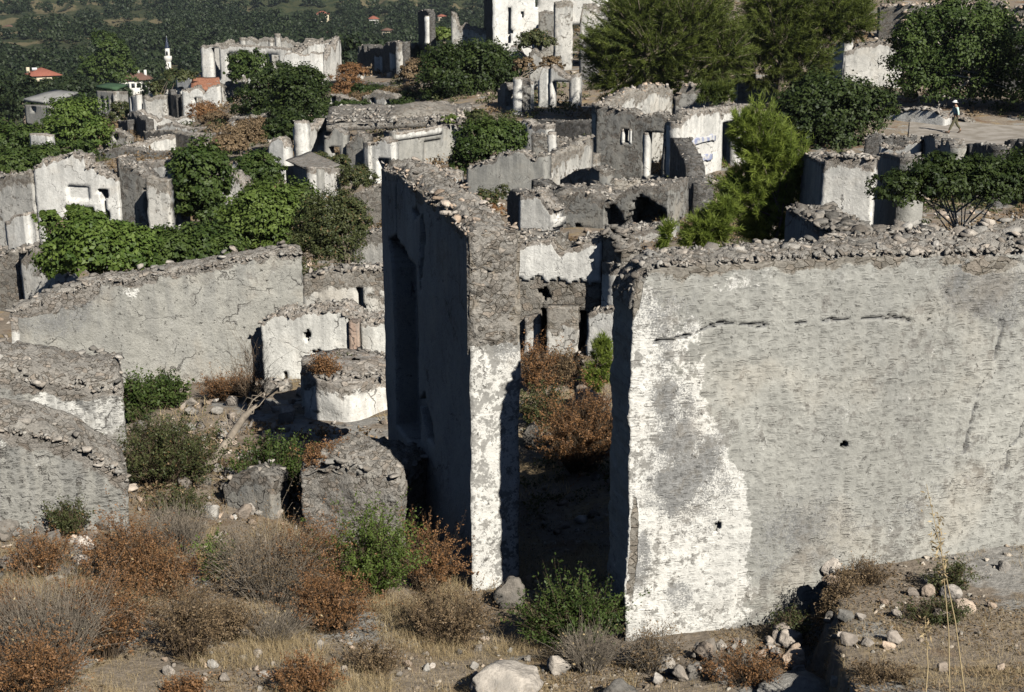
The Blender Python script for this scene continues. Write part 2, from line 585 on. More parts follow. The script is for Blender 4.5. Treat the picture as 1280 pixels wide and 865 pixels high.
M['stone_dark'] = stonemat("lichen_stone", (.24, .225, .20), .5, 1.3, .6, .25)
M['pebble'] = stonemat("pebble_stone", (.36, .33, .28), .4, 1.6, .2, .5)

# ------------------------------------------------------------------ ruined walls
class Plane:
    """an upright wall plane given by two picture columns and their distances"""

    def __init__(s, xa, Ya, xb, Yb, yref):
        a, b = P(xa, yref, Ya), P(xb, yref, Yb)
        s.A, s.B = a[:2], b[:2]
        s.set()

    def set(s):
        d = s.B - s.A
        s.L = float(np.hypot(*d))
        s.d = d / s.L
        s.n = np.array([s.d[1], -s.d[0]])

    def hit(s, x, y):
        r = ray(x, y)
        k = (s.A @ s.n) / (r[:2] @ s.n)
        p = r * k
        return float((p[:2] - s.A) @ s.d), float(p[2])


def wplane(A, B):
    p = Plane.__new__(Plane)
    p.A, p.B = np.array(A, float), np.array(B, float)
    p.set()
    return p


def inpoly(s, z, poly):
    r = np.zeros(s.shape, bool)
    n = len(poly)
    for i in range(n):
        (x1, y1), (x2, y2) = poly[i], poly[(i + 1) % n]
        c = ((y1 > z) != (y2 > z)) & (s < (x2 - x1) * (z - y1) / (y2 - y1 + 1e-12) + x1)
        r ^= c
    return r


WALLTOPS = []


def wall(parent, pl, top, base, th=.6, ops=(), mat='worn', res=.25, rag=.12, amp=None, name='wall', masks=None, cracks=(),
         endrag=.10, seed=0, crackw=.02, batter=0.0, bite=None):
    """top: [(s,z)..]; ops: dicts rect=(s0,s1,z0,z1) or poly=[..] with depth (None = through)"""
    amp = res * .16 if amp is None else amp
    L = pl.L
    ts = np.array([t[0] for t in top], float)
    tz = np.array([t[1] for t in top], float)
    o = np.argsort(ts, kind='stable')
    ts, tz = ts[o], tz[o]
    lines_s, lines_z = [], []
    for op in ops:
        if 'rect' in op:
            lines_s += op['rect'][:2]; lines_z += op['rect'][2:]
        else:
            a = np.array(op['poly']); lines_s += [a[:, 0].min(), a[:, 0].max()]; lines_z += [a[:, 1].min(), a[:, 1].max()]
    ns = max(2, int(round(L / res)))
    sg = np.linspace(0, L, ns + 1)
    ztop = float(tz.max()) + rag
    nz = max(2, int(round((ztop - base) / res)))
    zg = np.linspace(base, ztop, nz + 1)
    def snap(g, vals):
        for v in vals:
            if g[0] < v < g[-1]:
                k = int(np.argmin(np.abs(g - v)))
                if 0 < k < len(g) - 1:
                    g[k] = v
        return np.sort(g)
    sg, zg = snap(sg, lines_s), snap(zg, lines_z)
    T = np.interp(sg, ts, tz)
    q = np.stack([sg * 1.0, np.full_like(sg, pl.A[0] * 3.1 + seed), np.full_like(sg, pl.A[1] * 1.7)], -1)
    T = T + rag * (fbm(q * .7, 2, 31) * .6 + fbm(q * 5.3, 3, 33, .8) * .7)
    if bite is None:
        bite = min(.55, .13 * (tz.max() - base - .5)) if res >= .1 and rag >= .1 else 0
    if bite > 0:
        T = T - bite * np.clip((fbm(q * .55 + 5, 3, 37) - .10) / .10, 0, 1) - bite * .5 * np.clip((fbm(q * 1.3 + 2, 2, 39) - .2) / .06, 0, 1)
        T = T + .35 * bite * (vnoise(q * 97.3, 44) - .5)
    T = np.maximum(T, base + res)
    cs, cz = (sg[:-1] + sg[1:]) / 2, (zg[:-1] + zg[1:]) / 2
    CS, CZ = np.meshgrid(cs, cz, indexing='ij')
    Tm = np.maximum(T[:-1], T[1:])
    D = np.zeros(CS.shape)
    wob = .0
    for op in ops:
        dep = op.get('d')
        dep = th if dep is None else min(dep, th - .08)
        if 'rect' in op:
            a, b, c, e = op['rect']
            mk_ = (CS > a) & (CS < b) & (CZ > c) & (CZ < e)
            if op.get('arch'):
                m_ = (a + b) / 2; r_ = (b - a) / 2
                mk_ &= ~((CZ > e - r_) & (np.hypot(CS - m_, CZ - (e - r_)) > r_))
        else:
            jit = op.get('jit', .5) * res
            js = CS + jit * fbm(np.stack([CS.ravel() * 2, CZ.ravel() * 2, 0 * CS.ravel()], -1), 3, 41).reshape(CS.shape) * 2
            mk_ = inpoly(js, CZ, op['poly'])
        D[mk_] = np.maximum(D[mk_], dep)
    D[zg[:-1][None, :] >= Tm[:, None] - 1e-6] = th
    extra = np.linspace(0, th, max(2, int(th / .06) + 1)) if res < .06 else np.zeros(0)
    lev = np.unique(np.concatenate([[0.0], D.ravel(), [th], extra]).round(4))
    D = lev[np.abs(D[..., None] - lev).argmin(-1)]
    K = np.abs(D[..., None] - lev).argmin(-1)
    kt = len(lev) - 1
    n1, n2 = len(sg), len(zg)

    def vid(k, i, j):
        return (k * n1 + i) * n2 + j
    I, J = np.meshgrid(np.arange(n1 - 1), np.arange(n2 - 1), indexing='ij')
    sol = K < kt
    Qs = []
    i, j, k = I[sol], J[sol], K[sol]
    Qs.append(np.stack([vid(k, i, j), vid(k, i + 1, j), vid(k, i + 1, j + 1), vid(k, i, j + 1)], -1))
    kk = np.full_like(i, kt)
    Qs.append(np.stack([vid(kk, i, j), vid(kk, i, j + 1), vid(kk, i + 1, j + 1), vid(kk, i + 1, j)], -1))
    # reveals between cells of different depth
    Kp = np.full((n1 + 1, n2 + 1), kt); Kp[1:-1, 1:-1] = K
    a, b = Kp[:-1, 1:-1], Kp[1:, 1:-1]          # across vertical lines i
    II, JJ = np.meshgrid(np.arange(n1), np.arange(n2 - 1), indexing='ij')
    for lo, hi, fl in ((a, b, 0), (b, a, 1)):
        for kk in range(kt):
            m_ = (lo <= kk) & (hi > kk)
            if not m_.any():
                continue
            i, j = II[m_], JJ[m_]
            k0 = np.full_like(i, kk); k1 = k0 + 1
            f = np.stack([vid(k0, i, j), vid(k1, i, j), vid(k1, i, j + 1), vid(k0, i, j + 1)], -1)
            Qs.append(f[:, ::-1] if fl else f)
    a, b = Kp[1:-1, :-1], Kp[1:-1, 1:]          # across horizontal lines j
    II, JJ = np.meshgrid(np.arange(n1 - 1), np.arange(n2), indexing='ij')
    for lo, hi, fl in ((a, b, 1), (b, a, 0)):
        for kk in range(kt):
            m_ = (lo <= kk) & (hi > kk)
            if not m_.any():
                continue
            i, j = II[m_], JJ[m_]
            k0 = np.full_like(i, kk); k1 = k0 + 1
            f = np.stack([vid(k0, i, j), vid(k1, i, j), vid(k1, i + 1, j), vid(k0, i + 1, j)], -1)
            Qs.append(f[:, ::-1] if fl else f)
    Q = np.concatenate(Qs)
    used, inv = np.unique(Q, return_inverse=True)
    Q = inv.reshape(Q.shape)
    k = used // (n1 * n2); i = (used // n2) % n1; j = used % n2
    s, z, dep = sg[i].copy(), np.minimum(zg[j], T[i]), lev[k].copy()
    s0, z0 = s.copy(), z.copy()
    p3 = np.stack([s + pl.A[0], dep * 1.0 + pl.A[1], z], -1)
    # ragged ends
    er = endrag * (.6 * fbm(np.stack([z * 4.1, dep * 3 + pl.A[0], s * 0 + seed], -1), 4, 51, .65) - .1)
    er2 = endrag * (.6 * fbm(np.stack([z * 4.1, dep * 3 + pl.A[1], s * 0 + 7 + seed], -1), 4, 53, .65) - .1)
    wl = np.clip(1 - s / .2, 0, 1); wr = np.clip(1 - (L - s) / .2, 0, 1)
    s = s - wl * er + wr * er2
    fr = 1.6
    dx = fbm(p3 * fr, 3, 61); dy = fbm(p3 * fr + 11, 3, 62); dz = fbm(p3 * fr + 23, 3, 63)
    fine = fbm(p3 * (.7 / max(res, .015)) * .35, 2, 64)
    s = s + amp * dx
    z = z + amp * dz * (j > 0)
    off = amp * 1.2 * dy + amp * .5 * fine
    crk = np.zeros(len(s))
    for poly in cracks:
        poly = np.array(poly)
        dmin = np.full(len(s), 9.0)
        for u in range(len(poly) - 1):
            p, q2 = poly[u], poly[u + 1]
            e = q2 - p
            t = np.clip(((s0 - p[0]) * e[0] + (z0 - p[1]) * e[1]) / (e @ e), 0, 1)
            dd = np.hypot(s0 - p[0] - t * e[0], z0 - p[1] - t * e[1])
            dmin = np.minimum(dmin, dd)
        wob = crackw * (.6 + .9 * vnoise(np.stack([s0 * 3, z0 * 3, 0 * s0], -1), 71))
        dmin = dmin + .035 * fbm(np.stack([s0 * 5, z0 * 5, 0 * s0 + 3], -1), 3, 72)
        crk = np.maximum(crk, (np.abs(dmin) < wob) & (k == 0))
    off = off + .05 * crk
    X = pl.A[0] + pl.d[0] * s - pl.n[0] * (dep + off)
    Y = pl.A[1] + pl.d[1] * s - pl.n[1] * (dep + off)
    if batter:
        sh = batter * (z - base) * np.where(dep > th / 2, -1, 1)
        X, Y = X - pl.n[0] * sh, Y - pl.n[1] * sh
    base_w = np.array(parent.location) if parent is not None else np.zeros(3)
    V = np.stack([X, Y, z], -1) - base_w
    at = {'sz': np.stack([s0, z0, dep], -1), 'dtop': np.maximum(T[i] - z0, 0)}
    if masks:
        for nm, fn in masks.items():
            at[nm] = np.clip(fn(s0, z0, dep) - (crk * 2 if nm == 'mw' else 0) + (crk * 1.5 if nm == 'mg' else 0), 0, 2)
    ob = mk(name, V, Q=Q, mat=M[mat], parent=parent, attrs=at)
    ob['_w'] = 1
    del ob['_w']
    return dict(pl=pl, sg=sg, T=T, th=th, ob=ob, base=base)


def rubble_core(parent, W, heap, res=.035, amp=.05, mat='core', over=-.012):
    """the mortared rubble heart of a wall laid bare along its broken top"""
    pl, th = W['pl'], W['th']
    ns = max(4, int(pl.L / res)); nd = max(5, int((th + 2 * over) / res))
    s = np.linspace(-.02, pl.L + .02, ns + 1); d = np.linspace(-over, th + over, nd + 1)
    SS, DD = np.meshgrid(s, d, indexing='ij')
    e = np.minimum(np.clip((DD + over) / .10, 0, 1), np.clip((th + over - DD) / .10, 0, 1)) ** .5
    e2 = np.minimum(np.clip((SS + .02) / .08, 0, 1), np.clip((pl.L + .02 - SS) / .08, 0, 1)) ** .5
    e = np.minimum(e, e2)
    Tz = np.interp(SS, W['sg'], W['T'])
    q = np.stack([SS.ravel() + pl.A[0], DD.ravel(), 0 * SS.ravel() + pl.A[1]], -1)
    lump = (amp * (fbm(q * 6, 3, 81) + .25) + amp * 1.1 * np.abs(fbm(q * 13, 3, 82))).reshape(SS.shape)
    Z = Tz - .10 + e * (.12 + heap(SS, DD) + lump)
    jx = .012 * fbm(q * 17, 2, 83).reshape(SS.shape)
    X = pl.A[0] + pl.d[0] * (SS + jx) - pl.n[0] * DD; Y = pl.A[1] + pl.d[1] * (SS + jx) - pl.n[1] * DD
    V = np.stack([X.ravel(), Y.ravel(), Z.ravel()], -1) - np.array(parent.location)
    i, j = np.meshgrid(np.arange(ns), np.arange(nd), indexing='ij')
    a = (i * (nd + 1) + j).ravel()
    Q = np.stack([a, a + nd + 1, a + nd + 2, a + 1], -1)
    return mk('rubble_core', V, Q=Q, mat=M[mat], parent=parent, attrs={'dtop': np.zeros(len(V)), 'sz': V})


def capstones(parent, W, n, smin, smax, mode='stuff', mat='stone', s0=None, s1=None, seed=1, lift=.05, over=.04):
    """stones left lying along a broken wall top"""
    r = np.random.default_rng(seed)
    pl, th = W['pl'], W['th']
    s0 = 0 if s0 is None else s0
    s1 = pl.L if s1 is None else s1
    s = s0 + (s1 - s0) * r.random(n)
    t = -over + (th + 2 * over) * r.random(n)
    size = smin + (smax - smin) * r.random(n) ** 2
    z = np.interp(s, W['sg'], W['T']) + size * lift * (r.random(n) * 1.4 - .3)
    pos = np.stack([pl.A[0] + pl.d[0] * s - pl.n[0] * t, pl.A[1] + pl.d[1] * s - pl.n[1] * t, z], -1)
    pos -= np.array(parent.location)
    if mode == 'stuff':
        V, T, v = rubble(pos, size, r)
        ob = mk('rubble_cap', V, T=T, mat=M[mat], parent=parent, attrs={'v': v})
        ob['kind'] = 'stuff'
        return ob
    stones(parent, pos, size, r, mat)


STONE_ME = {}


def stones(parent, pos, size, r, mat='stone', name='stone', stretch=.35):
    for k in range(len(pos)):
        key = (mat, k % len(RT))
        if key not in STONE_ME:
            V, T = RT[key[1]]
            ob = mk(name, V, T=T, mat=M[mat])
            STONE_ME[key] = ob.data
            bpy.data.objects.remove(ob)
        o = bpy.data.objects.new(name, STONE_ME[key])
        COL.objects.link(o)
        if parent is not None:
            o.parent = parent
        o.location = pos[k]
        o.rotation_euler = (r.normal() * .25, r.normal() * .25, r.random() * 6.28)
        o.scale = (size[k] * (1 + stretch * r.random()), size[k], size[k] * (.6 + .35 * r.random()))


def pw(parent, xa, Ya, xb, Yb, top, base=None, yref=None, ops=(), caps=0, csize=(.09, .26), cmode='stuff', cmat='stone', **kw):
    """wall traced as picture columns/rows and stood up at its own distance"""
    if yref is None:
        yref = sum(t[1] for t in top) / len(top) + 20
    pl = Plane(xa, Ya, xb, Yb, yref)
    tp = [pl.hit(*t) for t in top]
    if pl.L < 1.2 and kw.get('th', .6) > .38:
        kw['th'] = .38
    if base is None:
        mx, my = (pl.A + pl.B) / 2
        bz = min(h1(*pl.A), h1(*pl.B), h1(mx, my)) - .5
    else:
        bz = min(pl.hit(xa, base)[1], pl.hit(xb, base)[1])
    oo = []
    for op in ops:
        if isinstance(op, (tuple, list)):
            x0, x1, y0, y1, d = (list(op) + [None])[:5]
            a, b = pl.hit(x0, y0), pl.hit(x1, y1)
            oo.append(dict(rect=(a[0], b[0], b[1], a[1]), d=d))
        else:
            op = dict(op)
            op['poly'] = [pl.hit(*q) for q in op['poly']]
            oo.append(op)
    W = wall(parent, pl, tp, bz, ops=oo, **kw)
    if caps:
        capstones(parent, W, caps, csize[0], csize[1], cmode, cmat, seed=int(xa * 7 + Ya) % 9999)
    return W


def ruin(label, xa, Ya, y, cat='ruin', group=None, name='ruined_house'):
    p = P(xa, y, Ya)
    return thing(name, label, cat, (p[0], p[1], h1(p[0], p[1])), group)


def behind(parent, W, depth, dz_side=(0, 0), dz_back=0, sides='LRB', mat=None, res=.3, rag=.2, th=.55, caps=0, csize=(.15, .4), ops_back=(), cmat='stone'):
    """side and back walls of a roofless house standing behind its front wall"""
    pl = W['pl']
    zl, zr = float(W['T'][0]), float(W['T'][-1])
    back = -pl.n
    A, B = pl.A, pl.B
    A2, B2 = A + back * depth, B + back * depth
    bz = min(W['base'], h1(*A2) - .4, h1(*B2) - .4)
    out = []
    t = W['th'] + .003
    if 'L' in sides:
        a, b = A2 - back * .003, A + back * t
        p = wplane(a, b)
        out.append(wall(parent, p, [(0, zl + dz_back), (p.L, zl + dz_side[0])], bz, th=th, mat=mat, res=res, rag=rag, endrag=0))
    if 'R' in sides:
        a, b = B + back * t, B2 - back * .003
        p = wplane(a, b)
        out.append(wall(parent, p, [(0, zr + dz_side[1]), (p.L, zr + dz_back)], bz, th=th, mat=mat, res=res, rag=rag, endrag=0))
    if 'B' in sides:
        p = wplane(A2 + pl.d * .0, B2)
        out.append(wall(parent, p, [(0, zl + dz_back), (p.L, zr + dz_back)], bz, th=th, mat=mat, res=res, rag=rag, ops=[dict(rect=o) for o in ops_back]))
    for o in out:
        if caps:
            capstones(parent, o, caps, csize[0], csize[1], 'stuff', cmat, seed=int(abs(o['pl'].L * 100)))
    return out


def slab(parent, name, pts, th, mat, amp=.06, n=14, bulge=0.0):
    """an uneven flat roof or floor remnant over four world corners (front-left, front-right, back-right, back-left)"""
    pts = [np.array(p, float) for p in pts]
    u, v = np.meshgrid(np.linspace(0, 1, n), np.linspace(0, 1, n), indexing='ij')
    u, v = u.ravel()[:, None], v.ravel()[:, None]
    G = (pts[0] * (1 - u) + pts[1] * u) * (1 - v) + (pts[3] * (1 - u) + pts[2] * u) * v
    z = amp * fbm(G * 1.6, 4, 91) + bulge * (np.sin(np.pi * u) * np.sin(np.pi * v))[:, 0] ** .8
    top = G.copy(); top[:, 2] += z
    bot = G.copy(); bot[:, 2] -= th
    V = np.concatenate([top, bot])
    Q = []
    idx = lambda i, j: i * n + j
    m = n * n
    for i in range(n - 1):
        for j in range(n - 1):
            Q.append([idx(i, j), idx(i + 1, j), idx(i + 1, j + 1), idx(i, j + 1)])
            Q.append([m + idx(i, j), m + idx(i, j + 1), m + idx(i + 1, j + 1), m + idx(i + 1, j)])
        for a, b in ((idx(i, 0), idx(i + 1, 0)), (idx(i + 1, n - 1), idx(i, n - 1)), (idx(0, i + 1), idx(0, i)), (idx(n - 1, i), idx(n - 1, i + 1))):
            Q.append([b, a, m + a, m + b])
    return mk(name, V - np.array(parent.location), Q=np.array(Q), mat=M[mat], parent=parent, attrs={'dtop': np.zeros(len(V)), 'sz': V})


# ------------------------------------------------------------------ plants
def leaf_quads(c, nrm, size, rng, elong=1.7):
    n = len(c)
    a = np.cross(nrm, rng.normal(size=(n, 3)))
    a /= np.linalg.norm(a, axis=1)[:, None] + 1e-9
    b = np.cross(nrm, a)
    s = size[:, None]
    fold = nrm * s * .18
    V = np.stack([c - a * s * elong * .5, c + b * s * .5 - fold, c + a * s * elong * .5, c - b * s * .5 - fold], 1)
    return V.reshape(-1, 3), np.arange(n * 4).reshape(-1, 4)


def crown_pts(blobs, n, rng, clump=.22, per=26, fill=.35):
    """leaf positions gathered into clumps near the skin of each blob, thinner inside"""
    vol = np.array([b[3] * b[4] * b[5] for b in blobs]) ** (2 / 3)
    vol = vol / vol.sum()
    out, outn, outv = [], [], []
    for b, f in zip(blobs, vol):
        m = max(4, int(n * f / per))
        d = rng.normal(size=(m, 3)); d /= np.linalg.norm(d, axis=1)[:, None]
        d[:, 2] = np.where(d[:, 2] < -.55, -d[:, 2], d[:, 2])
        rr = np.where(rng.random(m) < fill, rng.random(m) ** .5 * .8, .78 + .3 * rng.random(m))
        rr = rr * (1 + .42 * fbm(d * 2.1 + b[0], 3, 5))
        R = np.array(b[3:6])
        cc = np.array(b[:3]) + d * rr[:, None] * R
        cr = clump * R.mean() * (.45 + 1.1 * rng.random(m))
        vv = rng.random(m)
        idx = np.repeat(np.arange(m), per)
        g = rng.normal(size=(len(idx), 3)); g /= np.linalg.norm(g, axis=1)[:, None]
        g *= (rng.random(len(idx)) ** .45)[:, None]
        g[:, 2] *= .75
        out.append(cc[idx] + g * cr[idx][:, None])
        nn = g * .9 + d[idx] * .8 + np.array([0, 0, .5]) + rng.normal(size=(len(idx), 3)) * .55
        outn.append(nn)
        outv.append(np.clip(vv[idx] * .6 + rng.random(len(idx)) * .4, 0, 1))
    c = np.concatenate(out); nn = np.concatenate(outn); nn /= np.linalg.norm(nn, axis=1)[:, None]
    return c, nn, np.concatenate(outv)


def pxblobs(blobs, Y, deep=1.0):
    out = []
    for (x, y, rx, ry, *k) in blobs:
        dY = k[0] if k else 0
        c = P(x, y, Y + dY)
        m = (Y + dY) / FPX * 1.02
        out.append((c[0], c[1], c[2], rx * m, (rx + ry) / 2 * m * deep, ry * m))
    return out


def tree(label, blobs, Y, mat, n=3000, leaf=.12, base=None, name='broadleaf_tree', cat='tree', group=None, kind='leaf', clump=.24,
         per=26, trunk=.14, fill=.35, seed=0, trunks=1, tmat='bark', needle=.16, lean=0.0, deep=1.0, elong=1.7):
    rng = np.random.default_rng(int(abs(blobs[0][0] * 13 + blobs[0][1] * 7 + seed)))
    B = pxblobs(blobs, Y, deep)
    bx = base[0] if base else blobs[0][0]
    cx = P(bx, base[1] if base else blobs[0][1], Y)
    gz = h1(cx[0], cx[1])
    loc = np.array([cx[0], cx[1], gz])
    root = thing(name, label, cat, loc, group)
    if kind == 'leaf':
        n, leaf = int(n * 2.7), leaf * .52
        per = int(per * 1.5)
    c, nn, v = crown_pts(B, n, rng, clump, per, fill)
    ok = c[:, 2] > hz(c[:, 0], c[:, 1]) + .02
    c, nn, v = c[ok], nn[ok], v[ok]
    plumes = None
    if kind == 'plume':
        V, T, vv, plumes = plume_crown(B, n, per, needle, rng)
        mk('crown', V - loc, T=T, mat=M[mat], parent=root, attrs={'v': vv})
    elif kind == 'leaf':
        V, Q = leaf_quads(c, nn, leaf * (.6 + .8 * rng.random(len(c))), rng, elong)
        mk('crown', V - loc, Q=Q, mat=M[mat], parent=root, attrs={'v': np.repeat(v, 4)})
    else:
        V, T, vv = needles(c, nn, v, needle, rng)
        mk('crown', V - loc, T=T, mat=M[mat], parent=root, attrs={'v': vv})
    parts = []
    if plumes is not None:
        for a_, b_ in plumes[::3]:
            parts.append(tube([a_, a_ * .5 + b_ * .5, b_], np.array([.16, .1, .03]) * trunk, 4))
    for t in range(trunks):
        b0 = B[t % len(B)]
        p0 = loc + np.array([rng.normal() * .15 * trunks, rng.normal() * .15 * trunks, -.3])
        p3_ = np.array(b0[:3]) + np.array([0, 0, b0[5] * .35])
        mid = (p0 + p3_) / 2 + rng.normal(size=3) * .12 * np.linalg.norm(p3_ - p0) * np.array([1, 1, .2])
        parts.append(tube([p0, p0 * .6 + mid * .4, mid, mid * .5 + p3_ * .5, p3_], np.array([1, .85, .68, .45, .15]) * trunk, 6))
        for b in B:
            for q in range(3):
                d = rng.normal(size=3); d[2] = abs(d[2]); d /= np.linalg.norm(d)
                e = np.array(b[:3]) + d * np.array(b[3:6]) * .85
                st = mid * (1 - q * .25) + p3_ * q * .25
                parts.append(tube([st, st * .5 + e * .5 + rng.normal(size=3) * .08 * b[3], e], np.array([.45, .28, .06]) * trunk, 5))
    V, Q = joinq(parts)
    mk('trunk', V - loc, Q=Q, mat=M[tmat], parent=root, smooth=True)
    return root


def plume_crown(B, n, per, L, rng):
    """conifer foliage: long feathery shoots set with needles, sweeping outward and up"""
    vol = np.array([b[3] * b[4] * b[5] for b in B]) ** (2 / 3); vol = vol / vol.sum()
    st, en = [], []
    for b, f in zip(B, vol):
        m = max(6, int(n * f))
        d = rng.normal(size=(m, 3)); d /= np.linalg.norm(d, axis=1)[:, None]
        R = np.array(b[3:6]); c0 = np.array(b[:3])
        rr = (.66 + .5 * rng.random(m)) * (1 + .35 * fbm(d * 2.2 + b[0], 2, 5))
        tip = c0 + d * rr[:, None] * R
        root = c0 + d * R * (rr * .45)[:, None] - np.array([0, 0, .16]) * R[2]
        ln = np.linalg.norm(tip - root, axis=1)[:, None]
        mx = L * 5.0
        root = np.where(ln > mx, tip - (tip - root) / ln * mx, root)
        st.append(root); en.append(tip + np.array([0, 0, .10]) * R[2])
    st, en = np.concatenate(st), np.concatenate(en)
    m = len(st)
    bv = rng.random(m)
    i = np.repeat(np.arange(m), per)
    u = rng.random(len(i)) ** .8
    ax = en - st; ax /= np.linalg.norm(ax, axis=1)[:, None]
    p = st[i] * (1 - u)[:, None] + en[i] * u[:, None] + rng.normal(size=(len(i), 3)) * L * .12
    d = ax[i] * .9 + rng.normal(size=p.shape) * .5
    d /= np.linalg.norm(d, axis=1)[:, None]
    s = np.cross(d, rng.normal(size=d.shape)); s /= np.linalg.norm(s, axis=1)[:, None] + 1e-9
    l = (L * (.5 + .7 * rng.random(len(i))))[:, None]
    V = np.stack([p - s * l * .06, p + s * l * .06, p + d * l], 1).reshape(-1, 3)
    T = np.arange(len(V)).reshape(-1, 3)
    vv = np.repeat(np.clip(bv[i] * .5 + u * .35 + rng.random(len(i)) * .2, 0, 1), 3)
    return V, T, vv, list(zip(st, en))


def needles(c, nn, v, L, rng, m=9, wid=.085):
    """bundles of thin needles springing from each shoot"""
    n = len(c)
    cc = np.repeat(c, m, 0)
    d = np.repeat(nn, m, 0) + rng.normal(size=(n * m, 3)) * .75
    d /= np.linalg.norm(d, axis=1)[:, None]
    s = np.cross(d, rng.normal(size=d.shape)); s /= np.linalg.norm(s, axis=1)[:, None] + 1e-9
    l = (L * (.6 + .7 * rng.random(n * m)))[:, None]
    V = np.stack([cc - s * l * wid, cc + s * l * wid, cc + d * l], 1).reshape(-1, 3)
    T = np.arange(n * m * 3).reshape(-1, 3)
    vv = np.clip(np.repeat(np.repeat(v, m) * .8 + rng.random(n * m) * .2, 3), 0, 1)
    return V, T, vv


def shrub(label, x, yb, wpx, hpx, leafm='rust', stemm='twig', ns=140, nl=2600, leaf=.018, group=None, name='dry_shrub', cat='shrub',
          spread=.9, seed=0, tip=.35, curve=.25, Y=None, sub=2, stemr=.003, wire=1.0, upright=.25, top=None):
    """twiggy shrub: many fine stems fanning from the root, each bearing leaflets toward its end"""
    rng = np.random.default_rng(int(x * 31 + yb * 17 + seed))
    g = ground(x, yb) if Y is None else None
    if Y is not None:
        p = P(x, yb, Y); g = np.array([p[0], Y, h1(p[0], Y)])
    if top:
        g = P(*top)
    m = g[1] / FPX * 1.05
    W, H = wpx * m / 2, hpx * m
    root = thing(name, label, cat, g, group)
    N = ns
    ang = rng.random(N) * 6.283
    rad = np.sqrt(rng.random(N))
    tipx = np.stack([np.cos(ang) * rad * W, np.sin(ang) * rad * W * .8, H * (upright + (1 - upright) * np.sqrt(np.clip(1 - (rad * spread) ** 2, 0, 1))) * (.62 + .42 * rng.random(N))], -1)
    bas = np.stack([np.cos(ang) * rad * W * .3, np.sin(ang) * rad * W * .25, np.full(N, -.04)], -1)
    gv = (hz(g[0] + tipx[:, 0], g[1] + tipx[:, 1]) - g[2]) * (top is None)
    tipx[:, 2] += gv * .8
    bas[:, 2] += (hz(g[0] + bas[:, 0], g[1] + bas[:, 1]) - g[2]) * (top is None)
    K = 5
    t = np.linspace(0, 1, K)[None, :, None]
    bend = np.array([0, 0, 1.0]) * H * curve
    jit = rng.normal(size=(N, 1, 3)) * .12 * H
    path = bas[:, None] * (1 - t) + tipx[:, None] * t + (bend + jit) * (t * (1 - t)) + rng.normal(size=(N, K, 3)) * .02 * H * (t > 0)
    parts = []
    # twigs off each stem
    paths = [path]
    if sub:
        a = rng.integers(0, N, N * sub); k = rng.integers(1, K - 1, N * sub)
        st = path[a, k]
        d = path[a, np.minimum(k + 1, K - 1)] - st
        d = d / (np.linalg.norm(d, axis=1)[:, None] + 1e-9) + rng.normal(size=d.shape) * .55
        ln = H * (.18 + .22 * rng.random(N * sub))[:, None]
        en = st + d * ln
        t3 = np.linspace(0, 1, 3)[None, :, None]
        tw = st[:, None] * (1 - t3) + en[:, None] * t3 + rng.normal(size=(N * sub, 3, 3)) * .015 * H * (t3 > 0)
        paths.append(tw)
    VV, QQ, o = [], [], 0
    for q, pp in enumerate(paths):
        n, k_, _ = pp.shape
        r0 = stemr * g[1] / 13 * (1.0 if q == 0 else .65)
        tt = np.linspace(1.0, .35, k_)[None, :, None]
        a1 = rng.normal(size=(n, 1, 3)); a1 /= np.linalg.norm(a1, axis=2)[..., None]
        a2 = np.cross(a1, pp[:, -1:] - pp[:, :1]); a2 /= np.linalg.norm(a2, axis=2)[..., None] + 1e-9
        ring = np.stack([pp + a1 * r0 * tt, pp + (-.5 * a1 + .87 * a2) * r0 * tt, pp + (-.5 * a1 - .87 * a2) * r0 * tt], 2)
        VV.append(ring.reshape(-1, 3))
        ii, kk, cc = np.meshgrid(np.arange(n), np.arange(k_ - 1), np.arange(3), indexing='ij')
        b0 = o + (ii * k_ + kk) * 3
        QQ.append(np.stack([b0 + cc, b0 + (cc + 1) % 3, b0 + 3 + (cc + 1) % 3, b0 + 3 + cc], -1).reshape(-1, 4))
        o += n * k_ * 3
    if wire > 0:
        V, Q = np.concatenate(VV), np.concatenate(QQ)
        mk('stems', V, Q=Q, mat=M[stemm], parent=root)
    if nl:
        src = paths[-1]
        n, k_, _ = src.shape
        a = rng.integers(0, n, nl)
        u = tip + (1 - tip) * rng.random(nl)
        f = u * (k_ - 1); i0 = np.minimum(f.astype(int), k_ - 2); fr = (f - i0)[:, None]
        c = src[a, i0] * (1 - fr) + src[a, i0 + 1] * fr
        c = c + rng.normal(size=c.shape) * leaf * 1.2
        nr = rng.normal(size=c.shape) + np.array([0, 0, .6]); nr /= np.linalg.norm(nr, axis=1)[:, None]
        sv = rng.random(n)
        V, Q = leaf_quads(c, nr, leaf * (.5 + rng.random(nl)), rng, 2.0)
        mk('leaves', V, Q=Q, mat=M[leafm], parent=root, attrs={'v': np.repeat(np.clip(sv[a] * .65 + rng.random(nl) * .35, 0, 1), 4)})
    return root


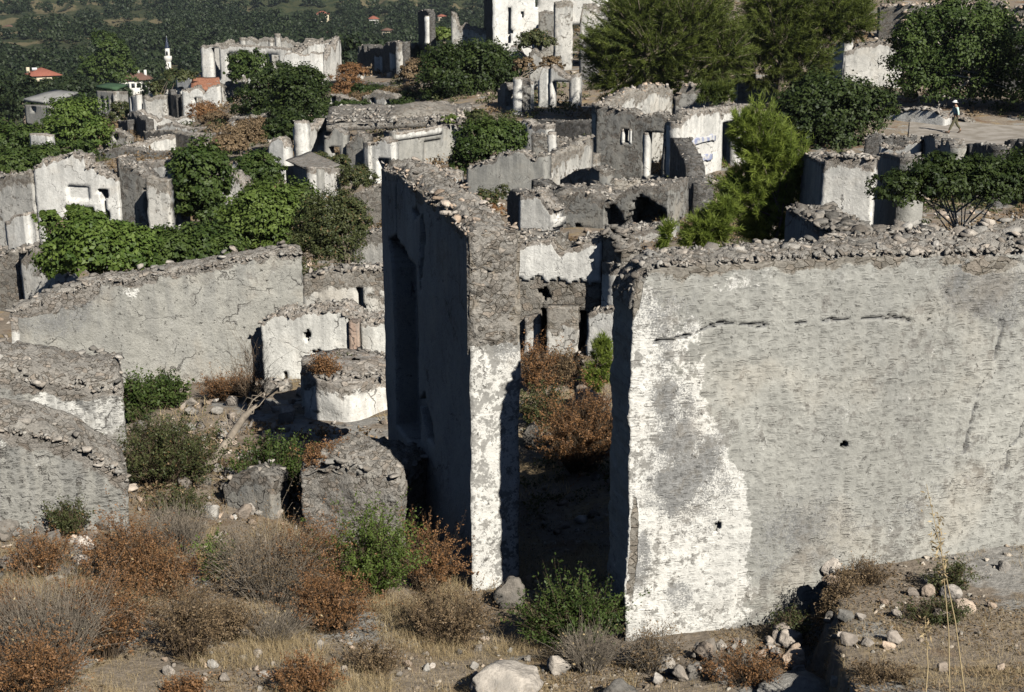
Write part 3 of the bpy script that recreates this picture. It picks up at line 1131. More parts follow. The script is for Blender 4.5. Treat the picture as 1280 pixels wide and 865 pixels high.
def boulder(label, x, yb, wpx, hpx, mat='stone', group=None, name='boulder', seed=0, flat=1.0, Y=None, dep=.8, sink=.25, rough=.22):
    rng = np.random.default_rng(int(x * 3 + yb * 5 + seed))
    if Y is None:
        g = ground(x, yb)
    else:
        p = P(x, yb, Y); g = np.array([p[0], Y, h1(p[0], Y)])
    m = g[1] / FPX * 1.05
    bm = bmesh.new()
    bmesh.ops.create_icosphere(bm, subdivisions=4, radius=1)
    V = np.array([v.co[:] for v in bm.verts]); T = np.array([[v.index for v in f.verts] for f in bm.faces]); bm.free()
    V = np.sign(V) * np.abs(V) ** .75
    # facet a few planes, then roughen
    for k in range(20):
        d = rng.normal(size=3); d /= np.linalg.norm(d)
        c = .5 + .38 * rng.random()
        e = V @ d - c
        V = V - np.where(e > 0, e * .93, 0)[:, None] * d
    V = V * (1 + rough * fbm(V * 1.3 + seed, 3, 7) + .16 * fbm(V * 3.6 + seed, 4, 8, .6))[:, None]
    V = V * np.array([wpx * m / 2, wpx * m / 2 * dep, hpx * m * .62])
    a = rng.normal() * .4
    V = V @ np.array([[math.cos(a), math.sin(a), 0], [-math.sin(a), math.cos(a), 0], [0, 0, 1]])
    zmin = V[:, 2].min()
    ob = mk(name, V, T=T, mat=M[mat])
    ob.location = (g[0], g[1], g[2] - zmin * (1 - sink) * .9)
    tag(ob, label, 'rock', group)
    return ob


M['bark'] = plain("bark", (.20, .165, .125), var=.4, scale=10, bump=.03)
M['palebark'] = plain("pale_bark", (.48, .44, .38), var=.3, scale=10, bump=.02)
M['twig'] = plain("twig", (.17, .125, .085), var=.4, scale=8)
M['greytwig'] = plain("grey_twig", (.30, .255, .20), var=.35, scale=8)
M['straw'] = leafmat("straw", (.36, .26, .13), (.60, .48, .28), .2)
M['rust'] = leafmat("rust_leaf", (.13, .062, .026), (.35, .19, .085), .15)
M['brown'] = leafmat("brown_leaf", (.12, .085, .045), (.30, .21, .12), .15)
M['olive'] = leafmat("olive_leaf", (.035, .05, .016), (.11, .12, .045), .2, (.20, .13, .06), .05)
M['green'] = leafmat("fresh_leaf", (.05, .085, .014), (.16, .22, .05), .25)
M['lime'] = leafmat("lime_leaf", (.09, .14, .025), (.22, .28, .08), .3)
M['fig'] = leafmat("fig_leaf", (.04, .08, .012), (.15, .21, .045), .22)
M['dgreen'] = leafmat("dark_leaf", (.014, .028, .007), (.06, .085, .02), .15)
M['mgreen'] = leafmat("mid_leaf", (.025, .05, .010), (.095, .135, .032), .2)
M['pine'] = leafmat("pine_needle", (.022, .044, .010), (.17, .205, .04), .25)
M['ypine'] = leafmat("young_needle", (.07, .12, .018), (.30, .37, .07), .4)
M['forest'] = leafmat("forest_leaf", (.012, .024, .010), (.046, .064, .024), .1)

# ------------------------------------------------------------------ ground sheet
def build_ground():
    Y = np.concatenate([np.arange(-11.5, 9.5, .5), np.arange(9.5, 17, .05), np.arange(17, 30, .11), np.arange(30, 100, .5),
                        100 * np.exp(np.linspace(0, math.log(41), 150))])
    u = np.concatenate([-np.exp(np.linspace(math.log(3.0), math.log(.41), 28)), np.linspace(-.40, .40, 520), np.exp(np.linspace(math.log(.41), math.log(3.0), 28))])
    UU, YY = np.meshgrid(u, Y, indexing='ij')
    XX = UU * (YY + 14)
    Z = hz(XX.ravel(), YY.ravel())
    V = np.stack([XX.ravel(), YY.ravel(), Z], -1)
    n1, n2 = len(u), len(Y)
    i, j = np.meshgrid(np.arange(n1 - 1), np.arange(n2 - 1), indexing='ij')
    a = (i * n2 + j).ravel()
    Q = np.stack([a, a + n2, a + n2 + 1, a + 1], -1)
    b = NB("ground_soil")
    p = b.pos()
    n = b.noise(p, 1.1, 7, .62)
    nf = b.noise(p, 11, 6, .65)
    big = b.noise(p, .16, 4, .55)
    soil = b.scale((.27, .225, .175), b.rng(nf, .2, .8, .7, 1.3))
    straw = b.scale((.36, .275, .165), b.rng(nf, .2, .8, .55, 1.3))
    c = b.mix(b.rng(n, .50, .62), soil, straw)
    c = b.mix(b.math('MULTIPLY', b.rng(b.noise(p, .7, 5, .6), .55, .68), .75), c, (.20, .115, .06))
    grey = b.scale((.33, .315, .285), b.rng(nf, .2, .8, .6, 1.35))
    c = b.mix(b.rng(b.noise(p, .55, 6, .62), .56, .62), c, grey)
    py = b.n("ShaderNodeSeparateXYZ"); b.inp(py, 0, p)
    far = b.rng(py.outputs[1], 150, 330)
    scrub = b.mix(b.rng(big, .4, .6), (.035, .048, .022), (.07, .075, .035))
    scrub = b.mix(b.rng(b.noise(p, .022, 3, .5), .52, .58), scrub, (.17, .145, .08))
    c = b.mix(far, c, scrub)
    # bare rocky mountainside across the valley
    mt = b.rng(py.outputs[2], -42, -28)
    mt = b.math('MULTIPLY', mt, b.rng(py.outputs[1], 900, 1100))
    rk = b.noise(p, .05, 7, .7)
    mc = b.mix(b.rng(rk, .47, .56), (.05, .06, .035), (.30, .27, .235))
    c = b.mix(mt, c, mc)
    m = b.done(c, b.bump(b.math('ADD', b.math('MULTIPLY', n, .6), b.math('MULTIPLY', nf, .4)), .8, .10))
    o = mk("ground", V, Q=Q, mat=m, smooth=True)
    o["kind"] = "structure"
    return o


build_ground()

# ------------------------------------------------------------------ the two big foreground walls
t = thing("ruined_wall", "long plastered wall with a white flaked patch and a small round hole", "wall", (1.2, 13.7, h1(1.2, 13.7)))
pl = Plane(786, 13.6, 1420, 15.1, 560)
top = [(786, 385), (792, 368), (800, 352), (818, 337), (870, 333), (940, 331), (1010, 326), (1100, 322), (1200, 322), (1300, 318), (1420, 312)]


def blobmask(pl, blobs):
    L = []
    for (x, y, rx, ry, k) in blobs:
        s, z = pl.hit(x, y)
        s2 = pl.hit(x + rx, y)[0]; z2 = pl.hit(x, y - ry)[1]
        L.append((s, z, s2 - s, z2 - z, k))
    def f(s, z, d):
        r = np.zeros(len(s))
        for (a, b_, ra, rb, k) in L:
            q = ((s - a) / ra) ** 2 + ((z - b_) / rb) ** 2
            r = r + k * np.clip(1.35 - q, 0, 1)
        return np.where(d < .01, r, 0)
    return f


mw = blobmask(pl, [(855, 700, 78, 110, 1.2), (850, 590, 56, 90, .8), (905, 610, 26, 60, .5), (842, 470, 52, 110, .62), (905, 700, 42, 110, 1.0), (800, 420, 22, 70, .8), (1245, 345, 26, 26, .45), (1000, 345, 160, 18, .25),
                   (830, 780, 50, 40, .6), (790, 600, 14, 200, 1.0)])
mg = blobmask(pl, [(828, 470, 20, 60, .35), (845, 520, 30, 50, .5), (852, 575, 45, 45, .62), (872, 610, 52, 34, .55), (828, 620, 34, 30, .5), (905, 560, 30, 26, .3), (880, 650, 60, 20, .35), (990, 680, 80, 55, .38), (1215, 360, 40, 45, .75), (1262, 375, 40, 40, .6), (850, 745, 18, 22, .7),
                   (800, 700, 14, 40, .8), (1060, 640, 90, 40, .25), (1190, 600, 70, 60, .2), (835, 395, 45, 40, .5)])
ms = blobmask(pl, [(1000, 322, 500, 7, .5), (1240, 335, 40, 12, .35), (792, 390, 10, 60, .6), (790, 690, 8, 90, .7)])


def cut_white(s, z, d):
    r = mw(s, z, d)
    s1 = pl.hit(938, 700)[0]
    k_ = np.clip((s - s1 + .10 - .16 * fbm(np.stack([z * 2.2, s * 1.5, z * 0], -1), 4, 3, .6)) / .20, 0, 1)
    return r * (1 - k_) + np.minimum(r, .12) * k_


hs, hz_ = pl.hit(1055, 556)
ds_, dz_ = pl.hit(894, 659)
cr1 = [pl.hit(*q) for q in [(1252, 400), (1250, 420), (1244, 450), (1228, 480), (1220, 505), (1214, 530), (1206, 565)]]
cr2 = [pl.hit(*q) for q in [(1280, 528), (1276, 545), (1262, 560), (1256, 590)]]
cr3 = [pl.hit(*q) for q in [(820, 428), (860, 420), (900, 404), (960, 408), (1040, 400), (1110, 396), (1150, 402), (1180, 395)]]
cr4 = [pl.hit(*q) for q in [(1180, 330), (1178, 352), (1186, 372), (1160, 395)]]
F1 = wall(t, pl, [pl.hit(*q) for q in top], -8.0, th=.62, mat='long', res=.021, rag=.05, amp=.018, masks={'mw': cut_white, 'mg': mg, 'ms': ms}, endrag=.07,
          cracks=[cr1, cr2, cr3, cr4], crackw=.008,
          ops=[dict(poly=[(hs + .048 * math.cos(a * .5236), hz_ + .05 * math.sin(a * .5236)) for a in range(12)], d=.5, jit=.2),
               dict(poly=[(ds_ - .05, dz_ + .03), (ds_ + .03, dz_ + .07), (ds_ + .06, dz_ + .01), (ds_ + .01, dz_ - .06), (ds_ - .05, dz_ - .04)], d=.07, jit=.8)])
r = np.random.default_rng(4)
# broken crown of the wall: stones bedded in its mortared heart, rising toward the right
HEAP = lambda S_, D_: np.interp(S_, [0, .4, 2.0, 3.2, 4.6, 7], [.0, .03, .06, .14, .27, .27]) * (.15 + .85 * D_ / .62)
rubble_core(t, F1, HEAP, .03, .045)
n = 260
s = F1['pl'].L * r.random(n) ** .9
dpt = .02 + .60 * r.random(n)
size = .05 + .16 * r.random(n) ** 2.4
zz = np.interp(s, F1['sg'], F1['T']) + HEAP(s, dpt) + .03
posn = np.stack([pl.A[0] + pl.d[0] * s - pl.n[0] * dpt, pl.A[1] + pl.d[1] * s - pl.n[1] * dpt, zz], -1) - np.array(t.location)
stones(t, posn, size, r, 'stone')
n = 1100
s = F1['pl'].L * r.random(n)
dpt = -.01 + .64 * r.random(n)
zz = np.interp(s, F1['sg'], F1['T']) + HEAP(s, dpt) + .03
V, T, v = rubble(np.stack([pl.A[0] + pl.d[0] * s - pl.n[0] * dpt, pl.A[1] + pl.d[1] * s - pl.n[1] * dpt, zz], -1) - np.array(t.location), .025 + .07 * r.random(n) ** 1.8, r, RTL, False)
o = mk("rubble_cap", V, T=T, mat=M['stone'], parent=t, attrs={'v': v}); o['kind'] = 'stuff'

# cross wall stubs running back from it
t = thing("ruined_wall", "short sloping cross wall with dark shaded side behind the long plastered wall", "wall", (3.1, 16.6, h1(3.1, 16.6)))
W = pw(t, 980, 18.2, 1053, 16.2, [(980, 258), (1000, 268), (1030, 282), (1053, 296)], yref=300, th=.6, mat='grey', res=.06, rag=.05)
capstones(t, W, 90, .10, .26, 'objects', 'stone_dark', seed=3)
capstones(t, W, 260, .05, .14, 'stuff', 'stone_dark', seed=8)
t = thing("ruined_wall", "low rubble cross wall rising above the long wall's broken top", "wall", (4.2, 15.9, h1(4.2, 15.9)))
W = pw(t, 1108, 16.6, 1190, 15.5, [(1108, 284), (1150, 295), (1190, 305)], yref=300, th=.55, mat='rubble', res=.06, rag=.05)
capstones(t, W, 70, .10, .28, 'objects', 'stone', seed=5)
capstones(t, W, 240, .05, .14, 'stuff', 'stone', seed=9)

# tall wall standing end-on
t = thing("ruined_wall", "tall dark-sided wall standing end-on with a jagged stone crest and whitewashed end", "wall", (-.5, 15.5, h1(-.5, 15.5)))
pl = Plane(482, 20.0, 588, 15.7, 430)
L2 = pl.L
tops = [pl.hit(*q) for q in [(482, 214), (500, 220), (515, 236), (540, 255), (558, 268), (575, 286)]]
W0 = pl.hit(588, 432)[1]


def gw(s, z, d):
    e = (s > L2 - .02) & (d > -.1)
    k = np.clip((W0 - z) / .25 + .5, 0, 1) * (.56 + .12 * np.clip((W0 - z - 1.2), 0, 1))
    f = np.where(d < .02, .18 * np.clip((W0 - 1.2 - z), 0, 1), 0)
    return np.where(e, k, f)


def gs(s, z, d):
    e = (s > L2 - .02)
    return np.where(e, np.clip((z - W0) / .2 + .3, 0, 1) * 2.0, np.where(d > .02, .2, .0))


def gg(s, z, d):
    return np.where(s > L2 - .02, .14 + .45 * np.clip(1 - np.abs(z - W0 + .1) / .3, 0, 1) * (d > .25), .35)


nich = lambda x0, x1, y0, y1, dd: dict(rect=(pl.hit(x0, y0)[0], pl.hit(x1, y0)[0], pl.hit((x0 + x1) / 2, y1)[1], pl.hit((x0 + x1) / 2, y0)[1]), d=dd)
F2 = wall(t, pl, tops, -9.1, th=.60, mat='gable', res=.04, rag=.07, amp=.02, masks={'mw': gw, 'ms': gs, 'mg': gg}, endrag=.05,
          cracks=[[pl.hit(*q) for q in [(498, 225), (494, 262), (496, 300)]], [pl.hit(*q) for q in [(526, 270), (524, 330), (527, 360)]]], crackw=.03,
          ops=[nich(491, 521, 318, 545, .34), nich(494, 506, 345, 420, .45), nich(494, 506, 432, 470, .47), nich(512, 516, 330, 545, .12),
               dict(poly=[pl.hit(*q) for q in [(486, 298), (494, 292), (506, 308), (518, 336), (521, 352), (505, 340), (490, 330)]], d=.5), dict(poly=[pl.hit(*q) for q in [(524, 272), (529, 268), (531, 300), (528, 352), (525, 350), (526, 310)]], d=.3),
               dict(poly=[pl.hit(*q) for q in [(513, 262), (520, 258), (525, 268), (518, 275)]], d=None),
               dict(poly=[pl.hit(*q) for q in [(524, 500), (531, 488), (540, 530), (543, 560), (534, 548)]], d=.4)])
r = np.random.default_rng(14)
rubble_core(t, F2, lambda a_, d_: 0 * a_ + .06 * np.sin(np.clip(d_ / .58, 0, 1) * 3.14), .03, .07)
capstones(t, F2, 190, .05, .17, 'objects', 'stone_pale', seed=14, lift=.75, over=.0)
capstones(t, F2, 900, .025, .09, 'stuff', 'stone_pale', seed=15, lift=1.2)
# rubble core showing on the broken upper end
n = 120
zt = float(F2['T'][-1])
z = W0 + (zt - W0) * r.random(n)
d = .03 + .50 * r.random(n)
posn = np.stack([pl.A[0] + pl.d[0] * (L2 - .035) - pl.n[0] * d, pl.A[1] + pl.d[1] * (L2 - .035) - pl.n[1] * d, z], -1) - np.array(t.location)
stones(t, posn, .04 + .12 * r.random(n) ** 2, r, 'stone')
gd, gzz = np.meshgrid(np.linspace(-.02, .60, 30), np.linspace(W0 - .12, zt + .03, 56), indexing='ij')
q = np.stack([gd.ravel() * 1.0, gzz.ravel(), 0 * gd.ravel() + 3], -1)
ed = np.minimum(np.minimum(gd + .02, .60 - gd) / .06, np.minimum(gzz - W0 + .12, 9) / .2).clip(0, 1).ravel() ** .6
ou = -.05 + ed * (.055 + .06 * fbm(q * 5, 4, 85, .6) + .05 * np.abs(fbm(q * 12, 3, 86)))
V = np.stack([pl.A[0] + pl.d[0] * (L2 + ou) - pl.n[0] * gd.ravel(), pl.A[1] + pl.d[1] * (L2 + ou) - pl.n[1] * gd.ravel(), gzz.ravel()], -1) - np.array(t.location)
i, j = np.meshgrid(np.arange(29), np.arange(55), indexing='ij'); a = (i * 56 + j).ravel()
mk("rubble_core", V, Q=np.stack([a, a + 1, a + 57, a + 56], -1)[:, ::-1], mat=M['core'], parent=t, attrs={'dtop': np.zeros(len(V)), 'sz': V})

# ------------------------------------------------------------------ left foreground walls
t = ruin("low grey wall at the lower left corner with stones spilling off its right end", 80, 16.7, 640, 'wall', name='ruined_wall')
pl = Plane(-40, 16.5, 158, 17.05, 600)
lw = blobmask(pl, [(10, 545, 40, 20, .3)])
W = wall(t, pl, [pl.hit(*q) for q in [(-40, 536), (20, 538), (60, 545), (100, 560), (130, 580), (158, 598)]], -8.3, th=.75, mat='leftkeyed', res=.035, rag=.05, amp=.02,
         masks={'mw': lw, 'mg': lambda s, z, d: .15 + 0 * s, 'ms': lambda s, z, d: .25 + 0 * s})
rubble_core(t, W, lambda a_, d_: .22 * np.clip(d_ / .75, 0, 1), .035, .05)
capstones(t, W, 150, .05, .18, 'objects', 'stone', seed=21, lift=1.0)
capstones(t, W, 900, .03, .10, 'stuff', 'stone', seed=22)
t = ruin("low wall with a white plaster patch and a broad rubble top, behind the corner wall", 80, 21, 545, 'wall', name='ruined_wall')
pl = Plane(-40, 20.2, 155, 20.85, 510)
lw = blobmask(pl, [(90, 525, 60, 30, 1.1), (130, 510, 30, 35, .8), (60, 505, 30, 20, .6)])
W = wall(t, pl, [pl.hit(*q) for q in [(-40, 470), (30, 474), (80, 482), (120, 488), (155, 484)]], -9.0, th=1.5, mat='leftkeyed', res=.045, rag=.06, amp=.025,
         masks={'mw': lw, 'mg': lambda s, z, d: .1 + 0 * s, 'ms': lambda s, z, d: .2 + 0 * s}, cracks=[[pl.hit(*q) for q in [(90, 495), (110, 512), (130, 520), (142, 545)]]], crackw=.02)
rubble_core(t, W, lambda a_, d_: .10 + .15 * np.sin(np.clip(d_ / 1.5, 0, 1) * 3.14), .045, .06)
capstones(t, W, 240, .06, .19, 'objects', 'stone', seed=23, lift=1.6)
capstones(t, W, 1500, .04, .11, 'stuff', 'stone', seed=24)
t = ruin("long grey pitted wall with a sloping broken top, bushes crowding behind it", 200, 29, 470, 'wall', name='ruined_wall')
pl = Plane(15, 27.9, 381, 28.9, 430)
W = wall(t, pl, [pl.hit(*q) for q in [(15, 392), (50, 378), (80, 366), (130, 352), (170, 350), (200, 343), (250, 334), (300, 325), (345, 318), (381, 316)]], -11.0, th=.7, mat='left', res=.05,
         rag=.07, amp=.03, masks={'mw': blobmask(pl, [(165, 365, 14, 12, .6)]), 'mg': blobmask(pl, [(60, 395, 60, 30, .6), (100, 370, 40, 14, .5)]), 'ms': blobmask(pl, [(60, 375, 70, 22, .6)])})
rubble_core(t, W, lambda a_, d_: 0 * a_ + .03, .06, .06)
capstones(t, W, 170, .07, .22, 'objects', 'stone', seed=25, lift=.6)
capstones(t, W, 1500, .04, .12, 'stuff', 'stone', seed=26)
pw(t, 14, 27.75, 25, 27.8, [(14, 398), (25, 400)], yref=430, base=470, th=.2, mat='white', res=.1, rag=.02, caps=0, name='pilaster')

# ------------------------------------------------------------------ white ruin left of the tall wall
t = ruin("white-plastered broken house wall left of the tall dark-sided wall", 430, 29, 500, name='ruined_house')
W = pw(t, 378, 31, 500, 30.6, [(378, 346), (420, 338), (450, 336), (500, 336)], ops=[dict(poly=[(440, 359), (450, 359), (455, 386), (447, 384)], d=None)], mat='worn', res=.08, th=.6, rag=.08, base=420, yref=370,
       caps=120, csize=(.08, .26))
W = pw(t, 328, 28.2, 500, 27.6, [(328, 404), (345, 393), (380, 391), (430, 388), (500, 388)], yref=450, ops=[(435, 452, 398, 446, .12), dict(poly=[(379, 416), (384, 411), (389, 418), (388, 427), (381, 423)], d=.45),
       (354, 360, 464, 478, .4), dict(poly=[(392, 440), (400, 436), (404, 446), (396, 450)], d=.12)], mat='whitest', res=.055, th=.9, rag=.10, caps=260, csize=(.06, .20), bite=.2)
pw(t, 437, 27.72, 450, 27.69, [(437, 401), (450, 401)], base=444, yref=450, th=.2, mat='pinkish', res=.05, rag=.03, name='plaster_strip', endrag=.02)
W = pw(t, 328, 26.8, 356, 26.6, [(328, 484), (340, 482), (356, 490)], yref=520, mat='worn', res=.06, th=.5, rag=.10, caps=40, bite=.1)
W = pw(t, 340, 25.6, 384, 25.2, [(340, 552), (352, 530), (372, 500), (384, 494)], yref=540, mat='rough', res=.06, th=.6, rag=.12, caps=60, bite=.15)
pilm = None
# round cistern in front of it
t = thing("cistern", "broken rounded plaster cistern with weeds on its crumbled top in front of the white ruin", "cistern", tuple(P(447, 520, 24.6)[:2]) + (h1(*P(447, 520, 24.6)[:2]),))
cx, cy, cz = t.location
zt = P(436, 478, 23.5)[2]
zb = cz - .5
na, nr = 72, 26
V = []
for k in range(nr):
    for a in range(na):
        g = 2 * math.pi * a / na
        f = k / (nr - 1)
        R = 1.0 * (1 + .05 * (1 - f)) * (1 + .10 * math.sin(3 * g + 1) + .05 * math.sin(7 * g))
        V.append([cx + R * math.cos(g) * 1.05, cy + R * math.sin(g), zb + (zt - zb) * f])
for k in range(1, 12):
    for a in range(na):
        g = 2 * math.pi * a / na
        R = 1.0 * (1 + .10 * math.sin(3 * g + 1) + .05 * math.sin(7 * g)) * (1 - k / 12)
        V.append([cx + R * math.cos(g) * 1.05, cy + R * math.sin(g), zt + .05 - .10 * (1 - k / 12.) ** 2])
V = np.array(V)
dis = fbm(V * 2.2, 4, 77)
V += np.stack([dis * .09, fbm(V * 2.2 + 9, 4, 78) * .09, fbm(V * 1.8 + 5, 4, 79) * .16 * (V[:, 2] > zt - .6)], -1)
Q = [[k * na + a, k * na + (a + 1) % na, (k + 1) * na + (a + 1) % na, (k + 1) * na + a] for k in range(nr + 10) for a in range(na)]
mk("tank", V - np.array(t.location), Q=np.array(Q), mat=M['white'], parent=t, attrs={'dtop': np.clip(np.minimum(zt - V[:, 2], (V[:, 2] - zt + 1.25) * 1.2), 0, 9), 'sz': V})
r = np.random.default_rng(3)
n = 320; a = r.random(n) * 6.283; R = .98 * np.sqrt(r.random(n))
V, T, v = rubble(np.stack([R * np.cos(a), R * np.sin(a), np.full(n, zt - cz + .0)], -1), .05 + .14 * r.random(n) ** 2, r)
o = mk("rubble_cap", V, T=T, mat=M['stone'], parent=t, attrs={'v': v}); o['kind'] = 'stuff'

t = ruin("small grey wall stub leaning beside the rust shrubs", 310, 18.6, 660, 'wall', name='wall_stub')
W = pw(t, 280, 18.4, 341, 18.0, [(280, 610), (286, 596), (312, 589), (330, 592), (341, 604)], yref=630, mat='rough', res=.04, th=.4, rag=.05, caps=25, csize=(.05, .16))
t = ruin("squat rubble wall stub tufted with rust weeds, in front of the cistern", 440, 18.6, 640, 'wall', name='wall_stub')
W = pw(t, 376, 17.5, 500, 17.0, [(376, 588), (400, 578), (430, 584), (470, 592), (500, 604)], yref=610, mat='core', res=.035, th=1.0, rag=.12, amp=.07)
rubble_core(t, W, lambda a_, d_: .08 + 0 * a_, .035, .07)
capstones(t, W, 70, .06, .2, 'objects', 'stone', seed=31, lift=.6)
capstones(t, W, 300, .03, .10, 'stuff', 'stone', seed=32, lift=1)

# ------------------------------------------------------------------ ruins of the middle distance
G_R = "roofless stone houses on the hillside"
# block: passage wall seen between the two big walls
t = ruin("white ruin with rounded grey patches and two dark slits, framed between the big walls", 700, 27, 450, group=G_R)
W = pw(t, 622, 27.4, 752, 26.8, [(622, 305), (650, 304), (690, 300), (705, 312), (716, 306), (752, 296)], yref=380, mat='rubble', res=.06, th=.7, rag=.08, caps=150, csize=(.06, .2),
       ops=[(676, 683, 384, 470, .5), (724, 732, 388, 470, .5), dict(poly=[(672, 362), (684, 358), (690, 372), (680, 376)], d=.3), (742, 747, 314, 320, .12), (742, 747, 338, 343, .12)])
pw(t, 644, 27.26, 752, 26.77, [(644, 306), (690, 300), (700, 316), (716, 310), (752, 298)], yref=340, base=356, mat='whiter', res=.05, th=.3, rag=.03, name='plaster_coat', caps=0, ops=[dict(poly=[(640, 380), (640, 352), (648, 347), (662, 351), (672, 344), (684, 352), (697, 347), (712, 354), (726, 349), (738, 355), (758, 350), (758, 380)], d=None)])
W = pw(t, 733, 26.2, 800, 25.6, [(733, 392), (750, 386), (800, 380)], yref=430, mat='whiter', res=.06, th=.5, rag=.05, caps=40, csize=(.06, .2))
W = pw(t, 655, 26.95, 675, 26.9, [(655, 398), (675, 394)], yref=430, mat='white', res=.06, th=.25, rag=.03, name='plaster_coat')
W = pw(t, 683, 26.5, 723, 26.4, [(683, 384), (723, 385)], yref=430, mat='worn', res=.06, th=.25, rag=.02, name='door_panel')
t = ruin("dark rubble wall end with a bright plaster return above the passage", 775, 23, 360, 'wall', name='ruined_wall', group=None)
W = pw(t, 752, 26.75, 778, 26.1, [(752, 294), (765, 300), (778, 316)], yref=340, mat='rubble', res=.06, th=.7, rag=.08)
capstones(t, W, 110, .10, .30, 'objects', 'stone_dark', seed=41, lift=.4)
capstones(t, W, 400, .05, .15, 'stuff', 'stone_dark', seed=42)
W = pw(t, 778.5, 26.1, 830, 27.2, [(779, 330), (800, 332), (830, 336)], yref=370, mat='white', res=.06, th=.5, rag=.08, caps=50, csize=(.08, .25))

t = ruin("broken white corner block with a dark left side in the middle of the village", 668, 45, 300, group=G_R)
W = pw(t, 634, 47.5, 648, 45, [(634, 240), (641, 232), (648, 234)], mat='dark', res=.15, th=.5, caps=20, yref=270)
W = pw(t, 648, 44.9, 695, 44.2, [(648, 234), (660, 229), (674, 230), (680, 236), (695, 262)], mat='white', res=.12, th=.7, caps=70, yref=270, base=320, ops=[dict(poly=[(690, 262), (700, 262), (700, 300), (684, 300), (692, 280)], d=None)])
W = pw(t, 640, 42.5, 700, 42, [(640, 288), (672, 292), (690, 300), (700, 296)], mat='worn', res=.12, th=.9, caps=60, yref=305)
t = ruin("ruined grey house with two dark shadow shapes cut as hollows below a broken wall top", 775, 47, 285, group=G_R)
W = pw(t, 690, 48.5, 836, 46.5, [(690, 245), (705, 236), (745, 242), (770, 238), (800, 234), (836, 232)], mat='rough', res=.12, th=1.9, caps=160, csize=(.1, .28), yref=260, base=320,
       ops=[dict(poly=[(755, 284), (760, 258), (768, 256), (780, 272), (782, 285)], d=1.7), dict(poly=[(782, 283), (790, 256), (797, 242), (812, 252), (832, 262), (833, 279)], d=1.7),  # shadow shapes on the wall, made as deep recesses that go black
            dict(poly=[(718, 292), (720, 279), (740, 290), (738, 294)], d=1.0)])
W = pw(t, 752, 43.5, 834, 42.5, [(752, 292), (790, 286), (834, 278)], mat='white', res=.12, th=1.1, caps=110, csize=(.12, .3), yref=300)
pw(t, 664, 50, 790, 47.6, [(664, 226), (690, 228), (735, 240), (790, 247)], mat='dark', res=.15, th=.6, caps=90, yref=250, base=300)
t = ruin("low stepped ruin walls beside the grey house with small windows", 740, 54, 225, group=G_R)
W = pw(t, 700, 55, 750, 52, [(700, 224), (712, 216), (735, 209), (750, 208)], mat='rough', res=.15, th=.6, caps=60, yref=230)
W = pw(t, 750, 52, 838, 54, [(750, 225), (790, 226), (838, 222)], mat='worn', res=.15, th=.6, caps=80, yref=235)
t = ruin("plain grey wall with a dark left edge above the dry olive bush", 630, 56, 250, group=G_R)
W = pw(t, 583, 57, 682, 55.5, [(583, 197), (600, 193), (640, 190), (682, 184)], mat='grey', res=.15, th=.6, caps=90, yref=230)
behind(t, W, 5, (0, -.3), .2, 'LR', 'worn', caps=30)
t = ruin("grey ruin with a small white chimney stump on its wall", 715, 61, 215, group=G_R)
W = pw(t, 684, 61, 745, 60, [(684, 184), (700, 182), (745, 184)], mat='worn', res=.15, th=.6, caps=70, yref=200, ops=[(724, 727, 196, 206, .3), dict(poly=[(684, 228), (686, 210), (702, 206), (700, 224)], d=None)])
pw(t, 684, 60.3, 694, 60.2, [(684, 165), (694, 166)], mat='whiter', res=.12, th=.5, rag=.04, name='chimney', base=192)
pw(t, 664, 64, 742, 63.5, [(664, 168), (684, 170), (742, 178)], mat='rough', res=.2, th=.6, caps=80)

# grey house with small window and open door
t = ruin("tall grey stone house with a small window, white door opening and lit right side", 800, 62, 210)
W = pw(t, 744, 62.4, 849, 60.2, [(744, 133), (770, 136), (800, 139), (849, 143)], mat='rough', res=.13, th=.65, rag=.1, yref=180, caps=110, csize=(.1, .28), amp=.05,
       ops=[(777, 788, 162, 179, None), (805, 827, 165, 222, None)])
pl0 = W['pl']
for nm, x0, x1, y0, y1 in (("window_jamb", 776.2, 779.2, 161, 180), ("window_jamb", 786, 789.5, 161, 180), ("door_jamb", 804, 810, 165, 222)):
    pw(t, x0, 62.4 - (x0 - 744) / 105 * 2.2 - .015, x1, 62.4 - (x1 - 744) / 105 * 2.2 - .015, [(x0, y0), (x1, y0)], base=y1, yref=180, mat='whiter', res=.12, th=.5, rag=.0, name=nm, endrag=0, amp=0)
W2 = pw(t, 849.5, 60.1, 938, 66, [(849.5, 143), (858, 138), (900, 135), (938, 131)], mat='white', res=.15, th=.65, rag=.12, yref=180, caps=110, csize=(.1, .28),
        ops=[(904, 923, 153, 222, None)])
b = NB("blue_wash"); n_ = b.noise(b.obj(), 3, 5, .6)
M['blue'] = b.done(b.mix(b.rng(n_, .42, .56), (.30, .33, .47), (.62, .61, .58)))
